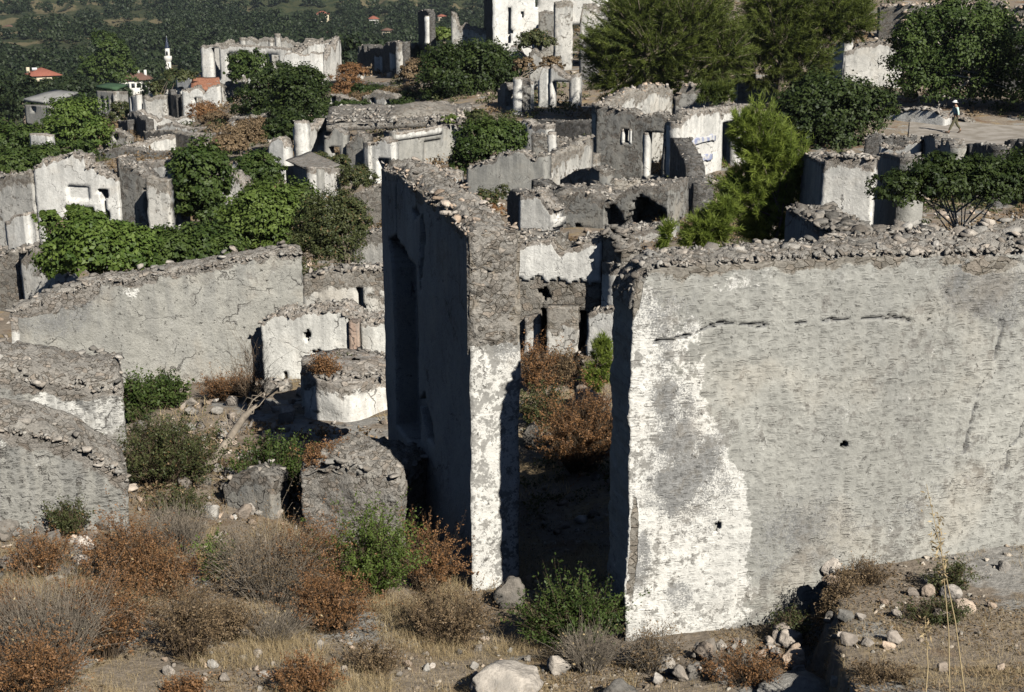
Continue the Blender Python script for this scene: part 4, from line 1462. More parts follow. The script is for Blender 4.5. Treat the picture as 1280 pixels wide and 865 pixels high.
for (x0, x1, y0, y1) in ((864, 893, 168, 182), (872, 889, 191, 203)):
    a0, a1 = pl2 = W2['pl'].hit(x0, y1), W2['pl'].hit(x1, y0)
    s_, z_ = np.meshgrid(np.linspace(a0[0], a1[0], 12), np.linspace(a0[1], a1[1], 8), indexing='ij')
    q = W2['pl']
    jj = fbm(np.stack([s_.ravel() * 2, z_.ravel() * 2, 0 * s_.ravel()], -1), 3, 4) * .12
    ss, zz = s_.ravel() + jj, z_.ravel() + jj[::-1]
    F = np.stack([q.A[0] + q.d[0] * ss + q.n[0] * .09, q.A[1] + q.d[1] * ss + q.n[1] * .09, zz], -1)
    Bk = F - np.array([q.n[0], q.n[1], 0]) * .16
    V = np.concatenate([F, Bk]); Q = []
    for i in range(11):
        for j in range(7):
            a = i * 8 + j
            Q.append([a, a + 8, a + 9, a + 1])
    rim = [i * 8 for i in range(12)] + [88 + j for j in range(1, 8)] + [i * 8 + 7 for i in range(10, -1, -1)] + [j for j in range(6, 0, -1)]
    for i in range(len(rim)):
        a, c = rim[i], rim[(i + 1) % len(rim)]
        Q.append([c, a, 96 + a, 96 + c])
    mk("painted_panel", V - np.array(t.location), Q=np.array(Q), mat=M['blue'], parent=t)
Aw, Bw = W['pl'].A, W2['pl'].B
Cw = Aw + (Bw - W['pl'].B)
p = wplane(Aw - W['pl'].n * .66, Cw)
for p, z0, z1 in ((p, W['T'][0] + .1, W['T'][0] + .5), (wplane(Cw, Bw + (Cw - Bw) / np.linalg.norm(Cw - Bw) * .66), W['T'][0] + .5, W2['T'][-1])):
    wk = wall(t, p, [(0, z0), (p.L * .5, z0 * .4 + z1 * .6 + .35), (p.L, z1)], -11.5, th=.6, mat='worn', res=.25, rag=.2)
    capstones(t, wk, 80, .15, .4, 'stuff', 'stone_pale', seed=int(p.L * 10))
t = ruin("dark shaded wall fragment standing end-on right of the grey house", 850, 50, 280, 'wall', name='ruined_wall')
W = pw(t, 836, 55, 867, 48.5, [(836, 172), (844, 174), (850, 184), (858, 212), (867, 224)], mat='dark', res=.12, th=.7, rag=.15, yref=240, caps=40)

# right-hand low ruins near the path
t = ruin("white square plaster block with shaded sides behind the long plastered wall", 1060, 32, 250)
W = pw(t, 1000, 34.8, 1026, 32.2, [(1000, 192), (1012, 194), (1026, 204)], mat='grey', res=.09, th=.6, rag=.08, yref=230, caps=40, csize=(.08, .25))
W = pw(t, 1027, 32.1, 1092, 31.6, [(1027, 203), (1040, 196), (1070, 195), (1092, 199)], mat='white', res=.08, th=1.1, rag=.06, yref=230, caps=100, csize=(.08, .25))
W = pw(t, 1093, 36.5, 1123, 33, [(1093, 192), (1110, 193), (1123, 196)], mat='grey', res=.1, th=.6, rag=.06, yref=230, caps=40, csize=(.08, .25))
t = ruin("low ruin with a white inner wall and a dark slanting wall below the path", 1125, 60, 200)
W = pw(t, 1098, 61, 1148, 60, [(1098, 180), (1110, 178), (1148, 177)], mat='whiter', res=.15, th=.6, yref=195, caps=50)
W = pw(t, 1147, 62, 1187, 54, [(1147, 171), (1165, 170), (1187, 177)], mat='grey', res=.15, th=.6, yref=195, caps=60)
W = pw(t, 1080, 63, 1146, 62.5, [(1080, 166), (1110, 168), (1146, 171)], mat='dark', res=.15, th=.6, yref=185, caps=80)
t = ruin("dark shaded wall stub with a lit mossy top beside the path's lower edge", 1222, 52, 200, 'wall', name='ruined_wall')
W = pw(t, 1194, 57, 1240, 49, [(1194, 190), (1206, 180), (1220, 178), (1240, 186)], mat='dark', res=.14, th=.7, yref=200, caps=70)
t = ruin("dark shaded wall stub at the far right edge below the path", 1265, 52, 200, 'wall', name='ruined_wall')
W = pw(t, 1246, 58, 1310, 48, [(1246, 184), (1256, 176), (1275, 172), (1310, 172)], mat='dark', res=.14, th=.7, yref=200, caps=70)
t = ruin("low pale retaining wall along the far side of the path, left of the walker", 1130, 81, 160, 'wall', name='low_wall')
W = pw(t, 1068, 83, 1181, 79, [(1068, 150), (1085, 142), (1110, 137), (1150, 136), (1170, 137), (1181, 146)], mat='whiter', res=.2, th=.8, yref=155, caps=140, csize=(.15, .45))
t = ruin("low broken rubble wall behind the walker on the path", 1200, 82, 160, 'wall', name='low_wall')
W = pw(t, 1180, 82, 1211, 80, [(1180, 146), (1190, 147), (1205, 149), (1211, 157)], mat='rubble', res=.15, th=.7, yref=160, caps=40)
t = ruin("white ruined wall with dark capping stones behind the pines at upper right", 1080, 97, 95)
W = pw(t, 1026, 101, 1054, 96, [(1026, 66), (1040, 58), (1054, 50)], mat='whiter', res=.2, th=.6, yref=80, caps=30)
W = pw(t, 1054.5, 96, 1130, 95, [(1054.5, 52), (1080, 50), (1130, 51)], mat='white', res=.2, th=1.4, yref=80, caps=140, csize=(.15, .35), cmat='stone_dark')
t = ruin("dry stone terrace wall running across the hillside at the upper right corner", 1190, 108, 50, 'wall', name='terrace_wall')
W = pw(t, 1096, 113, 1330, 104, [(1096, 8), (1140, 6), (1200, 6), (1330, -2)], mat='rubble', res=.3, th=.8, yref=30, caps=0)
r = np.random.default_rng(66)
n = 300
q = W['pl']
s = 2 + (q.L - 3.5) * r.random(n); z = W['T'].min() - 3.4 * r.random(n) + .2
stones(t, np.stack([q.A[0] + q.d[0] * s - q.n[0] * .02, q.A[1] + q.d[1] * s - q.n[1] * .02, z], -1) - np.array(t.location), .35 + .4 * r.random(n), r, 'stone_pale')
capstones(t, W, 200, .3, .6, 'stuff', 'stone_pale', seed=6)
t = ruin("lit stone wall at the right edge beside the deep tree shade", 1265, 92, 130, 'wall', name='ruined_wall')
W = pw(t, 1236, 94, 1330, 90, [(1236, 58), (1260, 50), (1300, 44), (1330, 40)], mat='worn', res=.25, th=.8, yref=100, caps=100, csize=(.15, .35))
# upper ruins
t = ruin("tall white two-storey ruin at the top of the hill with a big crack", 680, 115, 70)
W = pw(t, 616, 114, 673, 114.4, [(616, -20), (640, -18), (673, -20)], mat='whiter', res=.25, th=.7, yref=40, caps=0, base=85, ops=[dict(poly=[(635, 10), (638, 10), (639, 28), (642, 40), (636, 52), (632, 60), (633, 48), (638, 38), (635, 26)], d=.4), (669, 675, -10, 9, None), (651, 655, 14, 22, .3)])
W = pw(t, 605, 119, 615.5, 114.2, [(605, -14), (615.5, -18)], mat='dark', res=.3, th=.6, yref=30, base=60)
W = pw(t, 673.5, 116, 696, 116.5, [(673.5, 14), (696, 15)], mat='rough', res=.25, th=.6, yref=40, caps=20, base=90)
W = pw(t, 624, 118, 760, 117, [(624, -24), (700, -26), (760, -20)], mat='white', res=.3, th=.6, yref=0, base=30, ops=[(664, 672, -12, 10, None), (692, 698, 6, 14, .4)])
W = pw(t, 694, 111.5, 716, 111.7, [(694, 3), (705, 1), (716, 3)], mat='worn', res=.2, th=.8, yref=40, caps=14, base=90)
W = pw(t, 725, 113, 764, 113, [(725, 20), (728, 6), (764, 4)], mat='worn', res=.25, th=.7, yref=40, caps=24, base=90)
for k_, (x0, x1, y0) in enumerate(((560, 572, 12), (572, 606, 33))):
    pass
t = ruin("jagged grey wall with a spike left of the tall white ruin", 585, 119, 62, 'wall', name='ruined_wall')
W = pw(t, 564, 118.5, 618, 117.5, [(564, 13), (569, 14), (573, 26), (582, 26), (590, 33), (600, 36), (618, 34)], mat='worn', res=.2, th=.6, yref=50, caps=70, base=75, rag=.3)
t = ruin("thin tall dark wall pillar standing alone on the ridge", 533, 122, 80, 'wall', name='ruined_wall')
W = pw(t, 523, 127, 536, 121.5, [(523, 14), (530, 13), (536, 13)], mat='dark', res=.2, th=.6, yref=50, caps=10, base=88, rag=.2)
pw(t, 536.3, 121.4, 541, 122.5, [(536.3, 16), (541, 22)], mat='whiter', res=.2, th=.5, yref=40, base=55, rag=.15)
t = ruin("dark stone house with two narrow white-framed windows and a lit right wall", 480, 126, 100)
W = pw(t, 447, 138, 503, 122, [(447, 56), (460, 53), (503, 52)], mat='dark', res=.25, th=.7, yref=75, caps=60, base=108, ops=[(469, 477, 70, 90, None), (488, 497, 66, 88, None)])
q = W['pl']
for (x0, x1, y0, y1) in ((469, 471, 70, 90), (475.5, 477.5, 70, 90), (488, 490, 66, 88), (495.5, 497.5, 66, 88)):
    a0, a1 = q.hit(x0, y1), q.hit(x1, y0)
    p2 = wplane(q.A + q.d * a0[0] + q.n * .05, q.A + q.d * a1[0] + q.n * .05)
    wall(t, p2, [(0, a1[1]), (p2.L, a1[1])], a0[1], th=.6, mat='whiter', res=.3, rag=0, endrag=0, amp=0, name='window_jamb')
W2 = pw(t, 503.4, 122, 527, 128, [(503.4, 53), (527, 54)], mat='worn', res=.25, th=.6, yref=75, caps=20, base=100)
pw(t, 448, 140, 526, 134, [(448, 56), (526, 55)], mat='rough', res=.3, th=.6, yref=75, base=100)
t = ruin("low terrace wall with a pale level top below the dark two-window house", 465, 119, 110, 'wall', name='terrace_wall')
W = pw(t, 405, 124, 500, 117, [(405, 100), (440, 103), (470, 104), (500, 106)], mat='dark', res=.3, th=1.6, yref=112, caps=60)
t = ruin("low grey wall between the white block and the dark house", 425, 127, 90, 'wall', name='low_wall')
W = pw(t, 403, 129, 452, 127, [(403, 80), (405, 75), (418, 75), (420, 84), (452, 84)], mat='worn', res=.25, th=.6, yref=88, caps=30)
t = ruin("white weathered ruin block beside the big roofless ruin", 378, 124, 90)
W = pw(t, 354, 124.5, 403, 124, [(354, 70), (358, 66), (385, 65), (403, 66)], mat='whiter', res=.2, th=.6, yref=80, caps=40)
behind(t, W, 6, (0, .1), .9, 'LRB', 'white', caps=30)
# big roofless ruin
t = ruin("big roofless ruin with two chimneys on the ridge above the valley", 305, 165, 95)
W = pw(t, 251, 167, 362, 163, [(251, 56), (300, 56), (330, 58), (362, 60)], mat='white', res=.35, th=.7, yref=75, caps=60, ops=[(264, 276, 60, 100, None), (283, 312, 64, 90, None), (330, 350, 68, 100, None)])
behind(t, W, 8, (0, 0), .6, 'LRB', 'worn', caps=30)
q = W['pl']
for (x, y0, y1, ww) in ((303, 47, 60, 3.4), (347, 42, 62, 3.2), (338, 49, 60, 2.6)):
    pw(t, x - ww, 170, x + ww, 169.8, [(x - ww, y0), (x + ww, y0)], base=y1 + 6, yref=60, mat='worn', res=.3, th=.8, rag=.05, name='chimney')
# house ruin with dark doors, lower left
t = ruin("white ruin with an arched dark doorway on the left slope below the ridge", 235, 150, 150)
W = pw(t, 228, 150, 275, 149, [(228, 112), (250, 109), (275, 107)], mat='whiter', res=.3, th=.7, yref=130, caps=40, ops=[(242, 254, 122, 148, None)])
behind(t, W, 7, (0, 0), .3, 'LRB', 'worn', caps=20)
W = pw(t, 180, 148, 208, 147.5, [(180, 120), (208, 119)], mat='worn', res=.3, th=.6, yref=135, caps=20)
W = pw(t, 208, 154, 228, 150, [(208, 112), (228, 112)], mat='dark', res=.3, th=.6, yref=130, ops=[(208.5, 214, 120, 148, None), (221, 227, 114, 148, None)])
W = pw(t, 186, 158, 228, 157, [(186, 110), (200, 106), (228, 106)], mat='whiter', res=.3, th=.6, yref=125, caps=20)
W = pw(t, 172, 141, 245, 140, [(172, 138), (200, 146), (245, 147)], mat='white', res=.3, th=.6, yref=155, caps=50, rag=.4)
t = ruin("dark shaded wall stub with a rising top in front of the white doorway ruin", 165, 130, 170, 'wall', name='ruined_wall')
W = pw(t, 160, 136, 183, 126, [(160, 139), (168, 140), (176, 148), (183, 152)], mat='dark', res=.3, th=.7, yref=160, caps=20, rag=.25)
W = pw(t, 148, 136, 160, 131, [(148, 152), (160, 150)], mat='dark', res=.3, th=.6, yref=160, caps=8)
t = ruin("small standing white wall corner beside the green-roofed building", 166, 160, 135, 'wall', name='ruined_wall')
W = pw(t, 161, 162, 172, 160, [(161, 121), (172, 117)], mat='whiter', res=.3, th=.6, yref=128, base=142, ops=[(163, 166, 121, 138, None)])
# low flat ruins
t = ruin("wide low ruin with a pale sunken room, left of the brown grassy slope", 190, 95, 195)
W = pw(t, 122, 96.5, 228, 92, [(122, 186), (165, 184), (190, 190), (228, 188)], mat='rough', res=.25, th=.7, yref=195, caps=90)
behind(t, W, 7, (.2, .2), .5, 'LRB', 'white', caps=60)
t = ruin("long low grey ruin wall falling away to the right, above the sunken room", 220, 102, 180)
W = pw(t, 180, 106, 260, 98, [(180, 164), (215, 164), (240, 170), (260, 180)], mat='rubble', res=.25, th=.7, yref=175, caps=110)
t = ruin("low broken white wall run on the slope under the doorway ruin", 232, 122, 170, 'wall', name='ruined_wall')
W = pw(t, 196, 123, 262, 119, [(196, 158), (215, 153), (235, 160), (262, 158)], mat='white', res=.25, th=.6, yref=165, caps=40, rag=.3)
t = ruin("half-buried pale house shell among the brown slope shrubs", 300, 104, 165, group=G_R)
W = pw(t, 284, 105, 322, 103, [(284, 150), (300, 143), (322, 148)], mat='white', res=.2, th=.6, yref=158, caps=30, rag=.3, ops=[(294, 301, 150, 170, None)])
behind(t, W, 5, (0, 0), .3, 'LR', 'worn', caps=20)
t = ruin("pale gabled wall with a square window above the sunken room ruin", 160, 112, 175, group=G_R)
W = pw(t, 128, 114, 160, 112, [(128, 172), (144, 160), (160, 170)], mat='worn', res=.25, th=.6, yref=175, caps=20, rag=.2, ops=[(141, 147, 168, 176, None)])
t = ruin("small white ruin shell right of the rounded dark green tree", 302, 62, 225, group=G_R)
W = pw(t, 286, 63, 318, 61.5, [(286, 206), (300, 198), (318, 204)], mat='whiter', res=.15, th=.6, yref=220, caps=40, rag=.25, ops=[(296, 303, 208, 226, None)])
t = ruin("pale wall with a doorway gap between the laurel bush and the pillared ruin", 640, 72, 175, group=G_R)
W = pw(t, 636, 74, 684, 72, [(636, 156), (655, 150), (684, 158)], mat='white', res=.18, th=.6, yref=170, caps=40, rag=.3, ops=[(650, 658, 160, 185, None)])
t = ruin("low white ruin walls under the dark two-window house's terrace", 395, 100, 130, group=G_R)
W = pw(t, 398, 101, 440, 98, [(398, 122), (418, 117), (440, 124)], mat='white', res=.22, th=.6, yref=130, caps=30, rag=.3, ops=[(414, 420, 122, 138, None)])
t = ruin("pale house shell with two windows on the ridge left of the roofless ruin", 240, 172, 100, group=G_R)
W = pw(t, 220, 176, 250, 172, [(220, 92), (235, 88), (250, 90)], mat='whiter', res=.3, th=.6, yref=100, caps=20, rag=.2, ops=[(226, 230, 94, 102, None), (239, 243, 94, 102, None)])
behind(t, W, 6, (0, 0), .2, 'LRB', 'white', caps=10)
t = ruin("grey house shell stepping down between the green-roofed building and the doorway ruin", 178, 172, 130, group=G_R)
W = pw(t, 168, 174, 196, 171, [(168, 126), (182, 118), (196, 124)], mat='worn', res=.3, th=.6, yref=132, caps=20, rag=.25, ops=[(174, 178, 126, 138, None), (185, 189, 126, 138, None)])
behind(t, W, 6, (0, 0), .2, 'LR', 'white', caps=10)
t = ruin("dark rubble wall between the two pines and the grey house", 920, 92, 120, 'wall', name='ruined_wall')
W = pw(t, 878, 95, 968, 92, [(878, 104), (905, 98), (940, 100), (968, 106)], mat='rubble', res=.2, th=.8, yref=120, caps=80, rag=.25)
W = pw(t, 888, 91, 921, 90.5, [(888, 104), (905, 100), (921, 101)], mat='white', res=.18, th=.5, yref=115, caps=10, base=128)
t = ruin("low straight stone wall along the back of the path right of the walker", 1245, 86, 150, 'wall', name='low_wall')
W = pw(t, 1214, 88, 1330, 85, [(1214, 146), (1250, 140), (1330, 136)], mat='worn', res=.2, th=.7, yref=155, caps=90, rag=.15)
t = ruin("grey house shell with a doorway on the slope behind the domed ruin", 470, 96, 128, group=G_R)
W = pw(t, 452, 97, 500, 95, [(452, 122), (470, 114), (486, 116), (500, 126)], mat='worn', res=.2, th=.6, yref=128, caps=40, rag=.25, ops=[(462, 468, 124, 142, None), (482, 487, 124, 132, None)])
t = ruin("pale shell with a gabled end at the foot of the large dark tree", 548, 93, 140, group=G_R)
W = pw(t, 528, 95, 566, 93, [(528, 138), (546, 126), (566, 136)], mat='white', res=.2, th=.6, yref=140, caps=30, rag=.25, ops=[(543, 549, 138, 152, None)])
# near-left white ruin with broken rooms
t = ruin("large broken white-walled ruin with a dark slit at the left edge", 100, 50, 320)
W = pw(t, -40, 53, 46, 51, [(-40, 224), (0, 222), (20, 216), (46, 212)], mat='worn', res=.13, th=.7, yref=280, caps=110, rag=.25)
W = pw(t, 46, 51, 150, 50.2, [(46, 206), (56, 199), (92, 194), (125, 195), (150, 199)], mat='whiter', res=.11, th=.7, yref=260, caps=140, rag=.2, ops=[dict(poly=[(122, 236), (135, 237), (135, 300), (130, 300), (129, 258)], d=None), (80, 118, 258, 266, .35), (84, 112, 232, 250, .05), (138, 143, 248, 300, .25)], bite=.7)
W = pw(t, 150, 50.4, 192, 49.4, [(150, 203), (160, 212), (176, 210), (192, 216)], mat='rough', res=.13, th=.7, yref=260, caps=60, rag=.25, ops=[dict(poly=[(178, 235), (184, 225), (187, 245), (189, 274), (182, 268)], d=.4)])
W = pw(t, 184, 48.6, 212, 48.4, [(184, 220), (198, 224), (212, 227)], mat='worn', res=.1, th=.45, yref=260, rag=.12, base=290, bite=.1)
W = pw(t, 150, 54.5, 222, 53, [(150, 206), (190, 202), (222, 198)], mat='white', res=.15, th=.6, yref=230, caps=50)
W = pw(t, 8, 48, 34, 47.4, [(8, 268), (34, 262)], mat='whiter', res=.12, th=.4, yref=300, base=320)
t = ruin("low crumbling wall ends with a dark gap at the left edge behind the long wall", 20, 42, 350, 'wall', name='ruined_wall')
W = pw(t, -50, 42.5, 24, 41.5, [(-50, 318), (0, 312), (24, 300)], mat='rubble', res=.12, th=.8, yref=340, caps=90, csize=(.12, .4))
W = pw(t, 26, 41, 70, 40.2, [(26, 318), (45, 306), (70, 310)], mat='worn', res=.12, th=.8, yref=340, caps=70, csize=(.12, .4))
# chimney with a tiled hat
t = ruin("little chimney with a conical tiled hat poking above the fig bushes", 80, 42, 300, 'chimney', name='chimney')
p = P(80, 300, 42)
m = 42 / FPX * 1.02
zt = P(80, 289, 42)[2]
R0 = 15 * m
for k in range(8):
    g = k * math.pi / 4
    V, Q = box(-.06, .06, -.05, .05, zt - .5, zt - .02)
    V[:, 0] += R0 * .8 * math.cos(g) + p[0]; V[:, 1] += R0 * .8 * math.sin(g) + p[1]
    mk("pillar", V - np.array(t.location), Q=Q, mat=M['worn'], parent=t, attrs={'dtop': np.full(8, 2.0)})
V, Q = tube([(p[0], p[1], t.location[2] - .2), (p[0], p[1], zt - .8), (p[0], p[1], zt - .5), (p[0], p[1], zt - .49)], [R0 * .9, R0 * .9, R0 * .95, .01], 16)
mk("shaft", V - np.array(t.location), Q=Q, mat=M['white'], parent=t, attrs={'dtop': np.full(len(V), 2.0)})
M['tile'] = plain("old_roof_tile", (.36, .17, .105), var=.5, scale=5, bump=.02)
M['tile_old'] = plain("weathered_tile", (.36, .25, .19), var=.45, scale=5, bump=.02)
zz = P(80, 273, 42)[2]
V, Q = tube([(p[0], p[1], zt - .03), (p[0], p[1], zt), (p[0], p[1], zt * .45 + zz * .55), (p[0], p[1], zz)], [R0 * 1.15, R0 * 1.2, R0 * .6, .03], 10)
mk("tiled_hat", V - np.array(t.location), Q=Q, mat=M['tile_old'], parent=t)
# central white ruin with vaulted roof
t = ruin("broad grey and white ruin with a domed rubble roof in the middle distance", 500, 70, 215)
W = pw(t, 405, 70.6, 432, 70.2, [(405, 163), (418, 160), (432, 166)], mat='grey', res=.16, th=.6, yref=190, caps=30, ops=[dict(poly=[(411, 184), (424, 184), (425, 196), (418, 204), (413, 194)], d=None)])
W = pw(t, 432, 70.0, 458, 69.4, [(432, 172), (446, 163), (458, 172)], mat='rough', res=.16, th=.6, yref=190, caps=30, rag=.2)
W = pw(t, 458, 68.8, 490, 68, [(458, 176), (470, 172), (490, 172)], mat='whiter', res=.13, th=.6, yref=195, caps=30, ops=[(472, 489, 198, 230, None)])
pw(t, 454, 68.9, 461, 68.5, [(454, 178), (461, 177)], mat='white', res=.13, th=.3, yref=200, rag=.03, name='pilaster')
W = pw(t, 492, 69.5, 592, 74, [(492, 166), (520, 162), (553, 158), (592, 152)], mat='grey', res=.15, th=.7, yref=190, caps=110, ops=[(530, 552, 176, 206, .1)])
pw(t, 496, 69.55, 553, 72.1, [(496, 166), (553, 157)], base=167, mat='whiter', res=.15, th=.2, yref=165, rag=.1, name='cornice_band', endrag=0, amp=0)
A, Bq = P(410, 160, 72), P(592, 152, 74.5)
zr = P(470, 158, 71)[2]
pts = [(P(408, 160, 71.6)[0], 71.6, zr), (P(592, 155, 73.8)[0], 73.8, zr + .1), (P(588, 140, 80)[0], 80, zr + .2), (P(412, 140, 79)[0], 79, zr + .2)]
slab(t, "roof", pts, .35, 'rough', .18, 30)
pts = [(P(482, 150, 73)[0], 73.5, zr + .15), (P(570, 150, 75)[0], 75, zr + .2), (P(562, 140, 79)[0], 79, zr + .2), (P(490, 140, 78)[0], 78, zr + .2)]
slab(t, "vault", pts, .2, 'rubble', .06, 22, bulge=.45)
r = np.random.default_rng(8)
n = 500
X = P(410, 150, 74)[0] + (P(590, 150, 75)[0] - P(410, 150, 74)[0]) * r.random(n); Yq = 71.8 + 7.5 * r.random(n)
V, T, v = rubble(np.stack([X, Yq, np.full(n, zr + .15)], -1) - np.array(t.location), .12 + .3 * r.random(n) ** 2, r)
o = mk('rubble_cap', V, T=T, mat=M['stone'], parent=t, attrs={'v': v}); o['kind'] = 'stuff'
t = ruin("two white wall leaves with a small opening left of the domed ruin", 390, 73, 205, 'wall', name='ruined_wall')
W = pw(t, 367, 73.5, 382, 73, [(367, 153), (373, 155), (382, 152)], mat='whiter', res=.15, th=.6, yref=180, caps=8)
W = pw(t, 382.4, 73, 416, 78, [(382.4, 152), (395, 149), (416, 148)], mat='whiter', res=.15, th=.6, yref=180, caps=20, ops=[(396, 405, 166, 182, .3)])
t = ruin("rounded white wall stub left of the two white wall leaves", 345, 72, 205, 'wall', name='wall_stub')
W = pw(t, 335, 72.5, 356, 71.8, [(335, 184), (340, 174), (348, 171), (353, 175), (356, 184)], mat='whiter', res=.13, th=.6, yref=190, caps=6, rag=.05)
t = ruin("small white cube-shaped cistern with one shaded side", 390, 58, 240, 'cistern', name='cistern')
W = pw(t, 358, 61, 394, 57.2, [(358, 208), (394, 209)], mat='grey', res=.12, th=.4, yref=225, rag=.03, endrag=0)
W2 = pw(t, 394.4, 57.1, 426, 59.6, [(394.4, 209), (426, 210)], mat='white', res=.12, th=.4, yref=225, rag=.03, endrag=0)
A, Bc, C = W['pl'].A, W2['pl'].A, W2['pl'].B
zr = float(W['T'].mean())
inn = lambda q: q
D4 = A + (C - Bc)
slab(t, "roof", [(A[0], A[1], zr + .03), (Bc[0], Bc[1], zr + .03), (C[0], C[1], zr + .03), (D4[0], D4[1], zr + .03)], .05, 'grey', .05, 10)
# pillared ruin
t = ruin("ruin with white pillar walls and a dark doorway in the shade of the big pine", 665, 92, 165)
W = pw(t, 622, 96, 652, 90, [(622, 106), (640, 102), (652, 98)], mat='rough', res=.2, th=.6, yref=130, caps=24, ops=[(632, 645, 112, 138, None)], base=170)
pw(t, 634, 95, 641, 94.4, [(634, 110), (641, 110)], mat='whiter', res=.2, th=.4, yref=120, base=140, name='window_jamb')
W = pw(t, 652.4, 90, 668, 93, [(652.4, 98), (660, 97), (668, 104)], mat='whiter', res=.2, th=.6, yref=130, caps=14)
W = pw(t, 672, 94.5, 686, 94.1, [(672, 100), (678, 84), (686, 80)], mat='whiter', res=.2, th=.6, yref=120)
W = pw(t, 686, 94, 722, 93, [(686, 80), (696, 84), (706, 96), (722, 92)], mat='white', res=.2, th=.7, yref=120, caps=20, ops=[(690, 711, 102, 150, None)])
t = ruin("small stone chimney stump among weeds above the pillared ruin", 668, 103, 80, 'chimney', name='chimney')
W = pw(t, 661, 103, 678, 102.6, [(661, 68), (668, 62), (678, 66)], mat='worn', res=.15, th=.7, yref=75, rag=.15, caps=8)
t = ruin("white ragged wall base under the tall white ruin", 640, 108, 80, 'wall', name='ruined_wall')
W = pw(t, 632, 109, 655, 108, [(632, 60), (645, 56), (655, 66)], mat='whiter', res=.2, th=.6, yref=75, rag=.3)
t = ruin("white blotched wall shaded by the big pine", 740, 104, 70, 'wall', name='ruined_wall')
W = pw(t, 724, 105, 766, 103, [(724, 50), (740, 47), (766, 48)], mat='worn', res=.2, th=.6, yref=70)
t = ruin("lower shaded wall behind the grey ruin with the chimney stump", 705, 80, 170, 'wall', name='ruined_wall')
W = pw(t, 660, 82, 760, 78, [(660, 156), (672, 146), (700, 152), (760, 150)], mat='dark', res=.25, th=.8, yref=160, caps=50)
t = ruin("pale rough wall between the bushy slope and the cistern cube", 470, 52, 300, 'wall', name='ruined_wall')
W = pw(t, 440, 47, 500, 46, [(440, 296), (455, 290), (480, 288), (500, 290)], mat='worn', res=.13, th=.7, yref=310, caps=60)
W = pw(t, 430, 56, 500, 55, [(430, 246), (460, 236), (500, 226)], mat='rubble', res=.15, th=.9, yref=250, caps=90)
t = ruin("short pale wall corner in the bushes left of the tall dark-sided wall", 555, 57, 230, 'wall', name='ruined_wall')
W = pw(t, 540, 58.5, 572, 58, [(540, 214), (555, 212), (572, 216)], mat='white', res=.15, th=.6, yref=235, caps=20)
t = ruin("white scraps of a wall half hidden by trees at the left edge", 48, 98, 175, 'wall', name='ruined_wall')
W = pw(t, 37, 98, 60, 97, [(37, 168), (50, 167), (60, 170)], mat='whiter', res=.2, th=.6, yref=175, base=184, rag=.2)
W = pw(t, 30, 97, 44, 96.5, [(30, 190), (44, 190)], mat='whiter', res=.2, th=.6, yref=195, base=202, rag=.2)
t = ruin("pale rubble wall under the fig trees right of the broken white ruin", 290, 54, 240, 'wall', name='ruined_wall')
W = pw(t, 268, 57, 312, 56, [(268, 214), (280, 208), (300, 212), (312, 222)], mat='white', res=.15, th=.6, yref=225, caps=30, rag=.25)

# ------------------------------------------------------------------ inhabited valley
M['paint'] = plain("white_paint", (.74, .72, .66), var=.08)
M['cream'] = plain("cream_paint", (.66, .58, .42), var=.1)
M['glass'] = plain("dark_pane", (.03, .035, .04), .2, .1)
M['concrete'] = plain("concrete", (.36, .355, .335), var=.2, scale=2)
M['greenroof'] = plain("green_sheet", (.06, .11, .06), var=.2)
M['metal'] = plain("tank_metal", (.6, .6, .6), .4, .1)
M['solar'] = plain("solar_panel", (.03, .04, .07), .2, .1)
M['brownroof'] = plain("brown_tile", (.17, .10, .075), var=.3, scale=3)
M['redroof'] = plain("red_tile", (.33, .125, .085), var=.25, scale=3)


def house(label, x, y, Y, wpx, hpx, dep, wallm, roofm, rot=.4, roofh=.45, wins=4, group=None, name="house"):
    p = P(x, y, Y)
    m = Y / FPX
    W, H = wpx * m, hpx * m
    t = thing(name, label, "house", (p[0], p[1], p[2]), group)
    t.rotation_euler = (0, 0, rot)
    w2, d2 = W / 2, dep / 2
    V, Q = box(-w2, w2, -d2, d2, -6, H * (1 - roofh))
    mk("wall", V, Q=Q, mat=M[wallm], parent=t)
    z0, z1 = H * (1 - roofh), H
    e = .6
    rl = max(.3, w2 - d2)
    V = np.array([[-w2 - e, -d2 - e, z0 - .1], [w2 + e, -d2 - e, z0 - .1], [w2 + e, d2 + e, z0 - .1], [-w2 - e, d2 + e, z0 - .1],
                  [-w2 - e, -d2 - e, z0 + .1], [w2 + e, -d2 - e, z0 + .1], [w2 + e, d2 + e, z0 + .1], [-w2 - e, d2 + e, z0 + .1], [-rl, 0, z1], [rl, 0, z1]])
    Q = [[0, 3, 2, 1], [0, 1, 5, 4], [1, 2, 6, 5], [2, 3, 7, 6], [3, 0, 4, 7], [4, 5, 9, 8], [6, 7, 8, 9]]
    T = [[5, 6, 9], [7, 4, 8]]
    mk("roof", V, Q=Q, T=T, mat=M[roofm], parent=t)
    for k in range(wins):
        xx = -w2 + W * (k + .5) / wins
        V, Q = box(xx - .5, xx + .5, -d2 - .06, -d2 + .05, z0 - 2.3, z0 - 1.0)
        mk("window", V, Q=Q, mat=M['glass'], parent=t)
        if k < 2:
            yy = -d2 + dep * (k + .5) / 2
            for s in (-1, 1):
                V, Q = box(s * w2 - .06, s * w2 + .06, yy - .5, yy + .5, z0 - 2.3, z0 - 1.0)
                mk("window", V, Q=Q, mat=M['glass'], parent=t)
    return t, w2, d2, z0, z1


